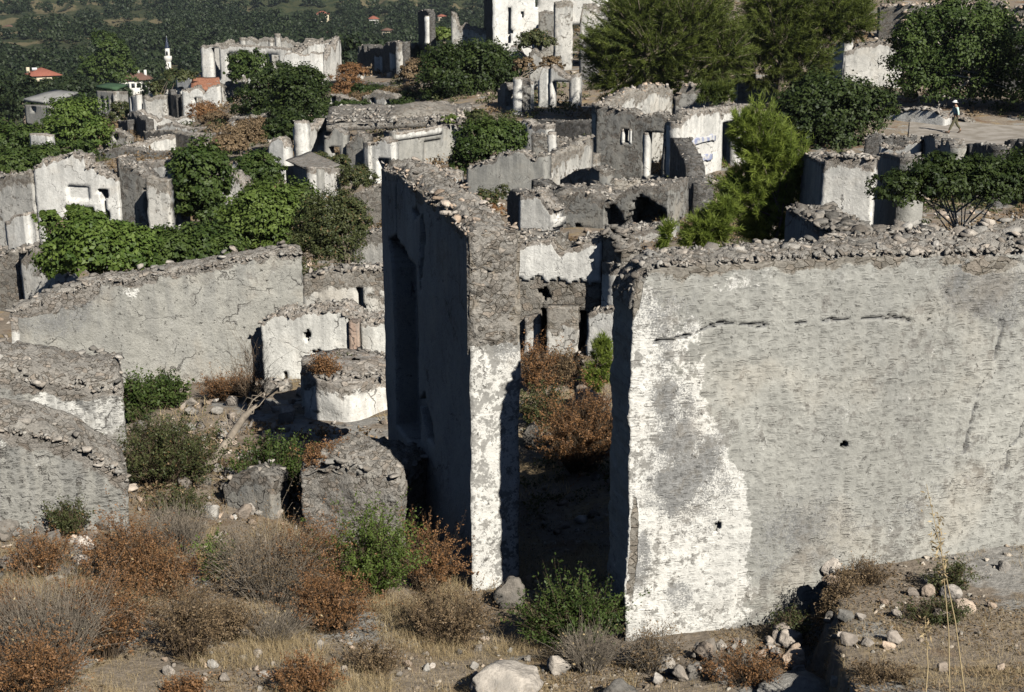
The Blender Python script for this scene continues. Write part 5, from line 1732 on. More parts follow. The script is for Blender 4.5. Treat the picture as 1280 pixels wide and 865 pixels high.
t, w2, d2, z0, z1 = house("cream house with a red tiled hip roof and a rooftop water tank", 53, 104, 470, 38, 19, 10, 'cream', 'redroof', .5)
V, Q = tube([(-w2 * .6, -.5, z1 - .4), (-w2 * .6 + 1.6, -.5, z1 - .4)], [.55, .55], 10); mk("water_tank", V, Q=Q, mat=M['metal'], parent=t)
V, Q = box(-w2 * .6 - .2, -w2 * .6 + 1.8, -2.4, -.8, z1 - 1.4, z1 - 1.2); mk("solar_panel", V, Q=Q, mat=M['solar'], parent=t)
V, Q = box(-w2 * .9, -w2 * .9 + 1.0, .5, 1.5, z0, z1 + .2); mk("chimney", V, Q=Q, mat=M['cream'], parent=t)
t, w2, d2, z0, z1 = house("white house with a brown hip roof and chimneys left of the minaret", 170, 108, 430, 38, 19, 9, 'paint', 'brownroof', .25, .5, 6)
for xx in (-2.5, .5, 2.6):
    V, Q = box(xx, xx + .8, -1.4, -.6, z0, z1 + .3); mk("chimney", V, Q=Q, mat=M['paint'], parent=t)
GH = "tiny houses far off in the valley woods"
house("far pink-roofed pale house among valley trees, leftmost of the tiny ones", 403, 23, 950, 14, 9, 6, 'cream', 'redroof', .3, .4, 3, GH)
house("far white house with a reddish roof right of the pink-roofed one", 467, 29, 900, 11, 9, 6, 'paint', 'redroof', .2, .4, 3, GH)
house("tiny pale house with a red roof seen beside the lone wall pillar", 552, 24, 900, 9, 6, 6, 'cream', 'redroof', .3, .4, 2, GH)
house("tiny house half sunk in woods above the roofless ruin", 484, 42, 700, 9, 7, 6, 'cream', 'brownroof', -.2, .4, 2, GH)
house("tiny white house in woods above the white weathered block", 413, 46, 720, 8, 7, 5, 'paint', 'brownroof', .4, .3, 2, GH)
house("tiny tan-roofed building in the woods at upper left", 162, 36, 900, 18, 7, 8, 'cream', 'redroof', .1, .5, 3, GH)
house("tiny pale building at the left edge of the woods", 12, 38, 880, 14, 7, 8, 'cream', 'brownroof', .1, .4, 3, GH)
# minaret
p = P(212, 106, 560)
m = 560 / FPX
t = thing("minaret", "slender white minaret with a balcony and pointed spire", "minaret", tuple(p))
zz = lambda y: P(212, y, 560)[2] - p[2]
V, Q = tube([(0, 0, -6), (0, 0, zz(76)), (0, 0, zz(75.9))], [3.7 * m, 3.5 * m, .1], 14); mk("shaft", V, Q=Q, mat=M['paint'], parent=t, smooth=False)
V, Q = tube([(0, 0, zz(77)), (0, 0, zz(74)), (0, 0, zz(70)), (0, 0, zz(69.9))], [3.5 * m, 5.0 * m, 5.0 * m, .1], 14); mk("balcony", V, Q=Q, mat=M['paint'], parent=t)
V, Q = tube([(0, 0, zz(70)), (0, 0, zz(60)), (0, 0, zz(59.9))], [2.9 * m, 2.9 * m, .1], 14); mk("lantern", V, Q=Q, mat=M['paint'], parent=t)
V, Q = box(-.35, .35, -2.9 * m - .05, -2.9 * m + .4, zz(69), zz(64)); mk("door", V, Q=Q, mat=M['glass'], parent=t)
V, Q = tube([(0, 0, zz(60)), (0, 0, zz(59)), (0, 0, zz(47)), (0, 0, zz(46))], [3.3 * m, 2.6 * m, .5 * m, .02], 14); mk("spire", V, Q=Q, mat=M['solar'], parent=t)
V, Q = tube([(0, 0, zz(47)), (0, 0, zz(44.5))], [.12, .06], 6); mk("finial", V, Q=Q, mat=M['metal'], parent=t)
# green-roofed three-window building
t = ruin("grey building with three tall dark windows and a flat green roof", 140, 185, 145, 'building', name='building')
W = pw(t, 121, 188, 146, 185, [(121, 113.5), (146, 114)], base=155, yref=125, mat='grey', res=.35, th=.5, rag=0, amp=.01, endrag=0, ops=[(125, 129, 122, 138, .35), (131.3, 135.3, 122.5, 138.5, .35), (138, 142.2, 123, 140, .35)])
q = W['pl']
for (x0, x1, y0, y1) in ((125, 129, 122, 138), (131.3, 135.3, 122.5, 138.5), (138, 142.2, 123, 140)):
    a0, a1 = q.hit(x0, y1), q.hit(x1, y0)
    p2 = wplane(q.A + q.d * a0[0] - q.n * .3, q.A + q.d * a1[0] - q.n * .3)
    wn_ = wall(t, p2, [(0, a1[1]), (p2.L, a1[1])], a0[1], th=.1, mat='dark', res=.5, rag=0, endrag=0, amp=0, name='window')
    wn_['ob'].data.materials[0] = M['glass']
W2 = pw(t, 146.4, 185, 161, 190, [(146.4, 114), (161, 114)], base=155, yref=125, mat='worn', res=.35, th=.5, rag=0, amp=.01, endrag=0)
A, Bc, C = q.A, W2['pl'].A, W2['pl'].B
D4 = A + (C - Bc)
zr = max(float(W['T'].max()), float(W2['T'].max())) + .05
o = slab(t, "roof", [(a[0], a[1], zr + .35) for a in (A, Bc, C, D4)], .34, 'grey', .01, 4); o.data.materials[0] = M['greenroof']
# flat grey building
t = ruin("low flat-roofed grey building with one window at the far left", 60, 200, 150, 'building', name='building')
W = pw(t, 31, 203, 62, 199, [(31, 131), (62, 131)], base=156, yref=138, mat='grey', res=.4, th=.4, rag=0, amp=.01, endrag=0, ops=[(38.5, 45, 133, 141, .3)])
W2 = pw(t, 62.4, 199, 100, 212, [(62.4, 131), (100, 128)], base=156, yref=138, mat='grey', res=.4, th=.4, rag=0, amp=.01, endrag=0)
A, Bc, C = W['pl'].A, W2['pl'].A, W2['pl'].B
D4 = A + (C - Bc)
zr = max(float(W['T'].max()), float(W2['T'].max()))
o = slab(t, "roof", [(a[0], a[1], zr + .45) for a in (A, Bc, C, D4)], .4, 'grey', .01, 4); o.data.materials[0] = M['concrete']
# rusty sheet roof behind doorway ruin
t = ruin("reddish old roof remnant with dry grass above the white doorway ruin", 258, 156, 105, 'roof', name='roof_remnant')
zr = P(255, 104, 156)[2]
slab(t, "sheet", [(P(238, 104, 154)[0], 154, zr - .4), (P(276, 104, 154)[0], 154, zr - .4), (P(274, 100, 159)[0], 159, zr + .4), (P(240, 100, 159)[0], 159, zr + .4)], .3, 'grey', .1, 8).data.materials[0] = M['tile']

# ------------------------------------------------------------------ trees and bushes among the ruins
tree("rounded dark green tree right of the broken white ruin", [(250, 222, 36, 40), (240, 250, 26, 28), (262, 265, 24, 22)], 53, 'mgreen', 6500, .17, (250, 285))
tree("bright green fig bush spreading in front of the chimney with the hat", [(120, 314, 58, 38), (85, 322, 32, 30), (160, 318, 48, 36), (110, 290, 34, 24)], 37.5, 'fig', 9000, .15, (120, 345), 'fig_bush', 'bush')
tree("leafy bush with paler sprigs between the fig bush and the shrubs", [(215, 318, 42, 32), (255, 312, 40, 30), (285, 315, 26, 24)], 38, 'mgreen', 6500, .13, (230, 345), 'bush', 'bush')
tree("fresh green bushy tree above the long grey wall", [(330, 268, 48, 36), (305, 285, 36, 30), (365, 262, 36, 30), (340, 300, 40, 26)], 43, 'green', 9500, .14, (335, 320), 'bush', 'bush')
tree("dense dark bush at the right end of the long grey wall", [(414, 288, 42, 46), (400, 310, 38, 30), (438, 275, 26, 28)], 37, 'olive', 12000, .07, (412, 340), 'bush', 'bush', clump=.2)
tree("small round dark bush right of the cistern cube", [(447, 223, 22, 15)], 59, 'olive', 2600, .09, (447, 238), 'bush', 'bush')
tree("dark leafy tree left of the cistern cube", [(325, 212, 27, 22), (318, 228, 20, 14)], 60, 'mgreen', 4200, .15, (325, 240))
tree("dark tree standing under the white weathered block", [(374, 122, 33, 36), (358, 138, 24, 24), (385, 108, 22, 22)], 99, 'dgreen', 6500, .24, (372, 160))
tree("small tree growing inside the big roofless ruin", [(312, 84, 26, 20), (300, 92, 18, 14)], 150, 'mgreen', 3000, .3, (312, 110))
tree("shadowy tree clump on the slope below the roofless ruin", [(335, 112, 26, 24), (320, 130, 26, 24), (345, 145, 26, 24), (350, 95, 20, 16)], 112, 'dgreen', 6000, .24, (335, 160))
tree("large dark spreading tree below the jagged grey wall", [(590, 95, 50, 38), (556, 98, 34, 34), (625, 100, 30, 34), (575, 128, 50, 22), (610, 75, 26, 22)], 104, 'dgreen', 12000, .26, (590, 150))
tree("rounded laurel bush on the plain grey wall", [(612, 176, 40, 24), (590, 192, 24, 20), (632, 172, 24, 20), (575, 206, 12, 16)], 60, 'mgreen', 7500, .14, (605, 210), 'bush', 'bush')
tree("big dark pine in the middle of the hillside", [(820, 50, 80, 48), (775, 95, 46, 36), (862, 25, 62, 42), (858, 92, 56, 36), (800, 15, 50, 36), (760, 62, 36, 30), (905, 60, 40, 40), (815, 118, 40, 18)], 84, 'pine', 2500, .2, (825, 150),
     'pine_tree', kind='plume', per=70, trunk=.28, needle=.30)
tree("second dark pine right of the big pine", [(975, 40, 56, 48), (1030, 15, 52, 38), (950, 80, 44, 34), (1005, 75, 44, 36), (985, 0, 60, 30), (1060, 20, 40, 34)], 88, 'pine', 2100, .2, (975, 140), 'pine_tree', kind='plume', per=70, trunk=.25, needle=.30)
tree("low pine shrub growing on the grey house's wall top", [(890, 120, 22, 14), (905, 116, 14, 10)], 66, 'pine', 700, .2, (890, 135), 'pine_shrub', 'shrub', kind='needle', per=14, trunk=.05, needle=.25)
tree("dark glossy broadleaf tree left of the path", [(1035, 135, 56, 42), (1000, 150, 36, 40), (1075, 140, 40, 32), (1030, 170, 50, 26), (1100, 130, 20, 16)], 73, 'dgreen', 11000, .22, (1035, 195))
tree("huge dark shade tree beside the path above the walker", [(1190, 58, 66, 46), (1150, 92, 44, 40), (1232, 52, 38, 40), (1180, 105, 48, 30), (1140, 60, 30, 40), (1205, 20, 45, 24), (1225, 90, 30, 26), (1245, 108, 34, 36), (1262, 80, 26, 40)], 86, 'mgreen', 15000, .22, (1168, 138), tmat='palebark', trunks=3, trunk=.16)
tree("dark thicket with bare pale branches behind the long plastered wall", [(1185, 226, 60, 26), (1130, 238, 40, 24), (1240, 228, 44, 30), (1285, 222, 40, 34), (1175, 205, 24, 14)], 28, 'dgreen', 9500, .07, (1190, 270), 'thicket', 'bush', tmat='palebark', trunk=.045, trunks=1, elong=2.4)
tree("bright yellow-green young pine beyond the long plastered wall", [(952, 185, 36, 46), (945, 240, 46, 40), (985, 210, 26, 46), (965, 285, 48, 26), (930, 160, 18, 24)], 35, 'ypine', 950, .2, (955, 310), 'young_pine', kind='plume', per=80, trunk=.05, needle=.17)
tree("bright low pine sapling left of the young pine", [(888, 285, 30, 22), (870, 295, 20, 16), (905, 262, 18, 16)], 33, 'ypine', 230, .2, (885, 312), 'pine_sapling', 'sapling', kind='plume', per=80, trunk=.05, needle=.17)
tree("tiny bright pine sprig at the left corner of the long wall's top", [(826, 316, 8, 16), (836, 290, 10, 14)], 17.5, 'ypine', 34, .1, (826, 345), 'pine_sapling', 'sapling', kind='plume', per=60, trunk=.02, needle=.10)
tree("pine sapling in the passage by the white wall", [(750, 450, 16, 22), (746, 470, 16, 18), (754, 430, 10, 14)], 23.5, 'ypine', 130, .1, (750, 492), 'pine_sapling', 'sapling', kind='plume', per=60, trunk=.025, needle=.11)
tree("olive-green tree at the left below the flat grey building", [(95, 152, 40, 30), (80, 170, 38, 28), (112, 172, 28, 24), (60, 180, 30, 20)], 112, 'fig', 6500, .28, (92, 200))
tree("dark bushy tree at the left edge of the slope", [(20, 178, 32, 24), (-10, 190, 40, 30), (35, 200, 30, 20)], 105, 'mgreen', 5000, .28, (20, 215))
tree("low bushes at the left edge above the broken white ruin", [(20, 205, 34, 16), (60, 195, 30, 14), (90, 190, 30, 12)], 84, 'mgreen', 3600, .22, (40, 215), 'bush', 'bush')
tree("tall leafy tree in the valley behind the green-roofed building", [(138, 72, 22, 28), (122, 95, 24, 22), (150, 92, 20, 22), (140, 52, 10, 12)], 330, 'mgreen', 4200, .75, (138, 120))
tree("bush beside the green-roofed building", [(150, 142, 16, 14), (165, 138, 10, 10)], 165, 'olive', 1500, .3, (150, 155), 'bush', 'bush')
tree("dark tree just below the cream house", [(75, 112, 26, 15), (95, 120, 24, 16)], 360, 'dgreen', 2600, .8, (75, 130))
tree("bright tree left of the cream house", [(12, 110, 26, 16), (25, 122, 22, 14)], 380, 'mgreen', 2600, .8, (12, 130))
tree("green tuft over the white ruin's left wall", [(195, 118, 10, 16), (225, 95, 22, 8)], 156, 'olive', 1500, .3, (195, 140), 'bush', 'bush')
tree("sunlit bush behind the lone wall pillar", [(553, 45, 14, 9)], 128, 'lime', 900, .25, (553, 55), 'bush', 'bush')
tree("fig sprigs climbing the broken white ruin's corner", [(60, 275, 14, 12), (95, 265, 12, 8), (75, 285, 10, 8)], 44, 'fig', 1500, .15, (60, 300), 'bush', 'bush')
tree("round green shrub with rusty top below the tall white ruin", [(668, 52, 20, 13)], 106, 'olive', 1600, .2, (668, 66), 'bush', 'bush')
tree("brown dry shrub clump by the pillared ruin", [(655, 82, 16, 9), (690, 80, 14, 9)], 100, 'brown', 1600, .18, (660, 92), 'bush', 'bush')
tree("small sapling bush by the dark wall pillar's foot", [(515, 90, 18, 14), (535, 82, 18, 10)], 118, 'brown', 1600, .22, (520, 105), 'bush', 'bush')
GD = "dry brown shrubs on the slope below the ridge"
for k, (x, y, rx, ry, Y, lab) in enumerate([(432, 108, 20, 16, 112, "dry brown shrub below the low grey wall"), (455, 130, 22, 14, 108, "dark brown bush beneath the terrace wall's left part"), (485, 125, 20, 14, 108, "dark dry bush under the terrace wall's middle"),
                                            (512, 120, 18, 16, 108, "rust shrub under the terrace wall's right end"), (440, 88, 16, 8, 122, "rust tuft on top of the low grey wall"), (300, 168, 26, 14, 85, "tan grassy shrub on the brown slope"),
                                            (320, 160, 22, 12, 88, "brown shrub at the upper edge of the brown slope"), (285, 180, 22, 10, 80, "straw-brown shrub at the lower edge of the brown slope"), (255, 140, 20, 12, 125, "brown bush at the foot of the white doorway ruin"),
                                            (268, 150, 18, 10, 115, "rust bush right of the white doorway ruin"), (340, 100, 16, 8, 150, "grassy tuft under the roofless ruin")]):
    tree(lab, [(x, y, rx, ry), (x + rx * .6, y + ry * .4, rx * .6, ry * .6)], Y, 'brown' if k % 4 else 'rust', 2600, .13, (x, y + ry), 'dry_bush', 'bush', GD)
tree("grass tuft on the domed ruin's roof", [(562, 150, 10, 6)], 73, 'lime', 500, .12, (562, 156), 'grass_tuft', 'grass')
tree("green creeper at the foot of the two white wall leaves", [(405, 200, 18, 10), (425, 205, 14, 12)], 66, 'olive', 1800, .12, (410, 212), 'bush', 'bush')
tree("thin dark shrub by the rounded laurel bush", [(590, 150, 10, 14), (600, 158, 12, 8)], 72, 'olive', 800, .14, (592, 168), 'bush', 'bush')
tree("olive bush with dry tips before the plain grey wall", [(606, 250, 16, 14), (628, 242, 10, 10)], 52, 'olive', 1800, .08, (606, 270), 'bush', 'bush')
tree("rusty dry bush at the foot of the plain grey wall", [(590, 258, 12, 8), (618, 262, 14, 7)], 51, 'rust', 1200, .07, (600, 270), 'bush', 'bush')

tree("tall dark tree at the right edge shading the stone wall beside the path", [(1350, 50, 80, 60), (1310, 92, 44, 44), (1390, 95, 80, 50), (1345, 110, 60, 36)], 82, 'dgreen', 9000, .24, (1380, 165), trunk=.2)

tree("dark shrub mass under the terrace wall, left of the rust shrub", [(475, 122, 22, 14), (455, 118, 16, 12)], 110, 'dgreen', 3200, .22, (470, 140), 'bush', 'bush')
tree("dark shrub mass under the terrace wall, beside the large spreading tree", [(510, 130, 24, 14), (535, 132, 20, 12)], 106, 'dgreen', 3200, .22, (515, 145), 'bush', 'bush')
tree("dark shrub filling the black shade below the shadowy tree clump, above the white wall leaves", [(365, 162, 28, 18), (345, 168, 16, 14), (395, 158, 16, 12)], 86, 'dgreen', 4200, .2, (365, 182), 'bush', 'bush')  # bush added to darken a patch of black shade
tree("dark low bush above the domed ruin's roof", [(440, 134, 26, 8), (405, 138, 20, 8)], 92, 'dgreen', 2600, .2, (430, 144), 'bush', 'bush')
tree("dark bush between the grey shell and the domed ruin's roof", [(505, 134, 18, 9), (490, 138, 14, 7)], 90, 'dgreen', 2200, .2, (505, 144), 'bush', 'bush')
tree("dark bush left of the pale gabled shell", [(520, 146, 14, 9)], 88, 'dgreen', 1500, .2, (520, 154), 'bush', 'bush')
tree("olive bush right of the pale gabled shell", [(582, 150, 16, 10), (600, 146, 14, 9)], 86, 'olive', 2200, .18, (585, 160), 'bush', 'bush')
# valley wood: nearer crowns one by one, the rest as one mass
GF = "trees of the valley wood nearest the ruins"
rng = np.random.default_rng(77)
protos = []
for k in range(4):
    bl = [(0, 0, 3.2, 2.6, 2.6, 2.4)] + [(rng.normal() * 1.8, rng.normal() * 1.8, 2.6 + rng.normal() * .9, 1.6, 1.6, 1.4) for _ in range(4)]
    c, nn, v = crown_pts(bl, 1500, rng, .3, 20)
    V, Q = leaf_quads(c, nn, .30 * (.6 + .8 * rng.random(len(c))), rng, 1.4)
    protos.append((V, Q, np.repeat(v, 4)))
OPEN = [(53, 101, 22, 470), (170, 106, 22, 430), (212, 95, 6, 560), (403, 22, 8, 950), (467, 27, 6, 900), (552, 23, 4, 900), (484, 41, 3, 700), (413, 45, 4, 720), (162, 33, 6, 900), (12, 35, 5, 880)]


def blocked(X, Y, Z, h=5.5):
    sx, sy = topx(X, Y, Z + h)
    m_ = 3.5 / Y * FPX
    return any(Y < Yb + 12 and abs(sx - x) < hw + m_ and sy < yb - 1 for (x, yb, hw, Yb) in OPEN)


near = []
tries = 0
while len(near) < 110 and tries < 4000:
    tries += 1
    Y = 215 + 190 * rng.random()
    px = -20 + 620 * rng.random()
    X = (px - 640) / FPX * Y * 1.02
    g = h1(X, Y)
    sx, sy = topx(X, Y, g + 4)
    if sy < 40 or blocked(X, Y, g, 7.0) or any((a - X) ** 2 + (b_ - Y) ** 2 < 30 for a, b_ in near):
        continue
    near.append((X, Y))
first = {}
for k, (X, Y) in enumerate(near):
    j = k % 4
    root = thing("valley_tree", "dark green tree at the near edge of the valley wood", "tree", (X, Y, h1(X, Y)), GF)
    if j not in first:
        V, Q, v = protos[j]
        a = mk("crown", V, Q=Q, mat=M['forest'], parent=root, attrs={'v': v})
        tv, tq = tube([(0, 0, -.5), (.1, 0, 1.2), (0, .1, 3.2)], [.22, .18, .08], 5)
        b_ = mk("trunk", tv, Q=tq, mat=M['bark'], parent=root)
        first[j] = (a, b_)
    else:
        for src in first[j]:
            c = src.copy(); COL.objects.link(c); c.parent = root
    s = .8 + .7 * rng.random()
    root.scale = (s, s, s * (.9 + .4 * rng.random()))
    root.rotation_euler = (0, 0, rng.random() * 6.28)
# far wood
lo = []
for k in range(5):
    bl = [(0, 0, 3.0, 2.8, 2.8, 2.3), (1.5, .6, 3.6, 1.7, 1.7, 1.5), (-1.4, -.9, 2.6, 1.7, 1.7, 1.3)]
    c, nn, v = crown_pts(bl, 420, rng, .30, 9, .12)
    V, Q = leaf_quads(c, nn, .62 * (.6 + .8 * rng.random(len(c))), rng, 1.3)
    lo.append((V, Q, np.repeat(v, 4)))
n = 3900
Y = 390 * np.exp(rng.random(n) ** .8 * math.log(1050 / 390))
px = -60 + 1000 * rng.random(n)
X = (px - 640) / FPX * Y * 1.02
keep = fbm(np.stack([X * .02, Y * .012, 0 * X], -1), 3, 5) > -.24
Z = hz(X, Y)
keep &= ~np.array([blocked(*q) for q in zip(X, Y, Z)])
X, Y, Z = X[keep], Y[keep], Z[keep]
VV, QQ, vv, o = [], [], [], 0
for k in range(len(X)):
    V, Q, v = lo[k % 5]
    s = (.75 + .85 * rng.random() ** 1.5) * np.array([1, 1, .85 + .5 * rng.random()]) * (1 + .3 * (Y[k] > 1000))
    a = rng.random() * 6.28
    R = np.array([[math.cos(a), math.sin(a), 0], [-math.sin(a), math.cos(a), 0], [0, 0, 1]])
    VV.append((V * s) @ R + np.array([X[k], Y[k], Z[k] - .8])); QQ.append(Q + o); vv.append(np.clip(v * .6 + .4 * rng.random(), 0, 1)); o += len(V)
f = mk("valley_forest", np.concatenate(VV), Q=np.concatenate(QQ), mat=M['forest'], attrs={'v': np.concatenate(vv)})
tag(f, "dark green wood filling the valley floor out to the rocky mountainside", "forest", kind='stuff')
# scrub dotted over the mountainside
n = 1500
Y = 1060 + 520 * rng.random(n); X = (-60 + 1000 * rng.random(n) - 640) / FPX * Y
Z = hz(X, Y)
VV, QQ, vv, o = [], [], [], 0
for k in range(n):
    V, Q, v = lo[k % 5]
    s = .5 + .6 * rng.random()
    VV.append(V * s * np.array([1, 1, .7]) + np.array([X[k], Y[k], Z[k] - .8])); QQ.append(Q + o); vv.append(v); o += len(V)
f = mk("mountain_scrub", np.concatenate(VV), Q=np.concatenate(QQ), mat=M['forest'], attrs={'v': np.concatenate(vv)})
tag(f, "dark scrub dotting the pale rocky mountainside at the top", "scrub", kind='stuff')

def onpath(X, Y):
    ax = 640 + FPX * X / (Y * 1.0)
    return (Y > 60) & (Y < 81) & (ax > 1105)


# ------------------------------------------------------------------ undergrowth, stones and dry grass on the slopes
n = 5200
Y = 18 * np.exp(rng.random(n) * math.log(190 / 18)); px = -60 + 1400 * rng.random(n)
X = (px - 640) / FPX * Y * 1.03; Z = hz(X, Y)
den = fbm(np.stack([X * .12, Y * .07, 0 * X], -1), 3, 15)
keep = (den > -.12 - .2 * (Y > 60)) & ~onpath(X, Y)
X, Y, Z = X[keep], Y[keep], Z[keep]
m = len(X); per = 60
sc = np.interp(Y, [18, 40, 100, 190], [.16, .30, .65, 1.1]) * (.5 + rng.random(m))
idx = np.repeat(np.arange(m), per)
g = rng.normal(size=(len(idx), 3)); g /= np.linalg.norm(g, axis=1)[:, None]; g *= (rng.random(len(idx)) ** .5)[:, None]
g[:, 2] = np.abs(g[:, 2]) * .9
c = np.stack([X, Y, Z], -1)[idx] + g * sc[idx][:, None]
nn = g + rng.normal(size=g.shape) * .6; nn /= np.linalg.norm(nn, axis=1)[:, None]
V, Q = leaf_quads(c, nn, sc[idx] * .13 * (.5 + rng.random(len(idx))), rng, 2.2)
cls = (fbm(np.stack([X * .25, Y * .15, 0 * X + 4], -1), 2, 25) > .05)
f1 = np.repeat(cls[idx], 4).reshape(-1, 4)[:, 0]
for flag, nm, mt, lab in ((True, "green_undergrowth", 'olive', "low olive-green weeds between the ruined houses"), (False, "dry_undergrowth", 'brown', "dry brown weeds and brambles between the ruined houses")):
    q = Q[f1 == flag]
    u, inv = np.unique(q, return_inverse=True)
    f = mk(nm, V[u], Q=inv.reshape(-1, 4), mat=M[mt], attrs={'v': np.repeat(rng.random(len(V) // 4), 4)[u]})
    tag(f, lab, "weeds", kind='stuff')
n = 4200
Y = 16 * np.exp(rng.random(n) * math.log(170 / 16)); px = -60 + 1400 * rng.random(n)
X = (px - 640) / FPX * Y * 1.03
k_ = ~onpath(X, Y)
X, Y = X[k_], Y[k_]; n = len(X); Z = hz(X, Y)
V, T, v = rubble(np.stack([X, Y, Z + .02], -1), np.interp(Y, [16, 40, 170], [.14, .28, .7]) * (.4 + rng.random(n) ** 2 * 1.3), rng)
f = mk("rubble", V, T=T, mat=M['stone_pale'], attrs={'v': v})
tag(f, "fallen grey building stones strewn between the ruins", "rubble", kind='stuff')
n = 9000
Y = 10.5 + 8.5 * rng.random(n) ** 1.3; px = -40 + 1360 * rng.random(n)
X = (px - 640) / FPX * Y * 1.08; Z = hz(X, Y)
den = fbm(np.stack([X * .9, Y * .9, 0 * X], -1), 3, 35)
keep = den > -.1
X, Y, Z = X[keep], Y[keep], Z[keep]
V, T, v = rubble(np.stack([X, Y, Z + .002], -1), .012 + .10 * rng.random(len(X)) ** 4, rng)
f = mk("pebbles", V, T=T, mat=M['pebble'], attrs={'v': v})
tag(f, "pale pebbles and stone chips scattered on the foreground soil", "pebbles", kind='stuff')


def blades(n, xr, yr, hgt, wid, seed, dens, name, label, thr=0.0, pxr=None):
    rng = np.random.default_rng(seed)
    Y = yr[0] + (yr[1] - yr[0]) * rng.random(n); px = xr[0] + (xr[1] - xr[0]) * rng.random(n)
    X = (px - 640) / FPX * Y * 1.08
    d = fbm(np.stack([X * dens, Y * dens, 0 * X], -1), 3, seed)
    X, Y = X[d > thr], Y[d > thr]
    Z = hz(X, Y)
    m = len(X)
    h = hgt * (.35 + .9 * rng.random(m) ** 1.5)
    a = rng.random(m) * 6.283
    lean = .3 + 1.6 * rng.random(m)
    dr = np.stack([np.cos(a), np.sin(a), 0 * a], -1)
    si = np.stack([-np.sin(a), np.cos(a), 0 * a], -1) * wid
    b = np.stack([X, Y, Z - .01], -1)
    mid = b + dr * (h * lean * .35)[:, None] + np.array([0, 0, 1]) * (h * .6 * np.clip(1.25 - .5 * lean, .25, 1))[:, None]
    tip = b + dr * (h * lean)[:, None] + np.array([0, 0, 1]) * (h * np.clip(1.0 - .45 * (lean - .3), .12, 1))[:, None]
    V = np.stack([b - si, b + si, mid + si * .7, mid - si * .7, tip], 1).reshape(-1, 3)
    k = np.arange(m) * 5
    f = mk(name, V, Q=np.stack([k, k + 1, k + 2, k + 3], -1), T=np.stack([k + 3, k + 2, k + 4], -1), mat=M['straw'], attrs={'v': np.repeat(rng.random(m), 5)})
    tag(f, label, "grass", kind='stuff')


blades(150000, (-60, 1340), (10.2, 19), .085, .0011, 5, .8, "dry_grass", "short dry straw grass on the foreground ground", -.02)
blades(120000, (-60, 800), (11.2, 18), .22, .0013, 9, 1.1, "tall_dry_grass", "taller tangled straw grass between the foreground shrubs", .06)
blades(60000, (-60, 1340), (19, 36), .20, .004, 6, .5, "dry_grass", "dry straw grass around the left walls and passage", .0)

n = 70000
Y = 10.4 + 9 * rng.random(n); px = -60 + 1400 * rng.random(n)
X = (px - 640) / FPX * Y * 1.08
d = fbm(np.stack([X * 1.1, Y * 1.1, 0 * X], -1), 3, 61)
X, Y = X[d > .02], Y[d > .02]
c = np.stack([X, Y, hz(X, Y) + .008 + .02 * rng.random(len(X))], -1)
nn = rng.normal(size=c.shape) * .6 + [0, 0, 1]; nn /= np.linalg.norm(nn, axis=1)[:, None]
V, Q = leaf_quads(c, nn, .007 + .010 * rng.random(len(c)), rng, 3.0)
f = mk("leaf_litter", V, Q=Q, mat=M['brown'], attrs={'v': np.repeat(rng.random(len(c)), 4)})
tag(f, "brown leaf litter and broken twigs on the foreground soil", "litter", kind='stuff')

# ------------------------------------------------------------------ foreground shrubs
def S_(label, x, yb, w, h, leafm, stemm, ns, nl, leaf, **kw):
    if leafm == 'straw':
        nl = int(nl * .25); leaf *= .6; ns = int(ns * 1.7); kw.setdefault('upright', .45)
    elif leafm in ('rust', 'brown'):
        nl = int(nl * 2.6); leaf *= .56; ns = int(ns * 1.25)
    else:
        nl = int(nl * 1.7); leaf *= .72
    return shrub(label, x, yb, w * 1.12, h * 1.06, leafm, stemm, ns, nl, leaf, **kw)


S_("grey twiggy bush with upright bare stems at the lower left", 70, 835, 150, 120, 'straw', 'greytwig', 260, 900, .022, spread=.7, stemr=.0035)
S_("rust-brown bush in the lower left corner", 45, 870, 130, 85, 'rust', 'twig', 170, 3600, .02)
S_("large rust-brown bush right of the grey twiggy one", 130, 820, 110, 110, 'rust', 'twig', 210, 5600, .02)
S_("rust bush left of the corner wall's right end", 165, 735, 100, 90, 'rust', 'twig', 190, 4800, .02)
S_("rust bush on the left under the corner wall", 52, 722, 76, 55, 'rust', 'twig', 120, 2600, .02)
S_("small olive bush growing on the corner wall's foot", 90, 672, 42, 44, 'olive', 'twig', 90, 2200, .02)
S_("rust bush in the middle of the left path edge", 210, 745, 80, 60, 'rust', 'twig', 140, 3400, .02)
S_("brown wispy bush beside the bare earth path", 238, 825, 90, 105, 'brown', 'twig', 170, 3000, .02)
S_("tall dry grass clump behind the rust bushes", 225, 690, 90, 60, 'straw', 'greytwig', 220, 500, .02, spread=.6)
S_("broad grey-brown twiggy bush left of centre", 335, 750, 150, 105, 'brown', 'greytwig', 330, 2600, .018, stemr=.0032)
S_("rust bush beside the green bush at centre left", 390, 745, 90, 95, 'rust', 'twig', 190, 5200, .02)
S_("orange-rust bush below the green bush", 415, 790, 90, 75, 'rust', 'twig', 170, 4600, .02)
S_("fresh green rounded bush in front of the dark-sided wall", 468, 748, 88, 108, 'green', 'twig', 200, 9000, .022, tip=.25)
S_("red-rust spiky bush at the dark-sided wall's foot", 532, 740, 70, 85, 'rust', 'twig', 120, 3400, .022)
S_("brown wispy bush at the whitewashed wall end", 560, 805, 110, 75, 'brown', 'twig', 180, 3600, .02)
S_("straw and rust tussock before the brown wispy bush", 340, 800, 110, 45, 'straw', 'greytwig', 200, 900, .022)
S_("rust-brown bush at the bottom edge left of centre", 385, 868, 80, 48, 'rust', 'twig', 130, 2800, .02)
S_("small rust tuft at the bottom edge", 232, 872, 60, 28, 'rust', 'twig', 80, 1200, .02)
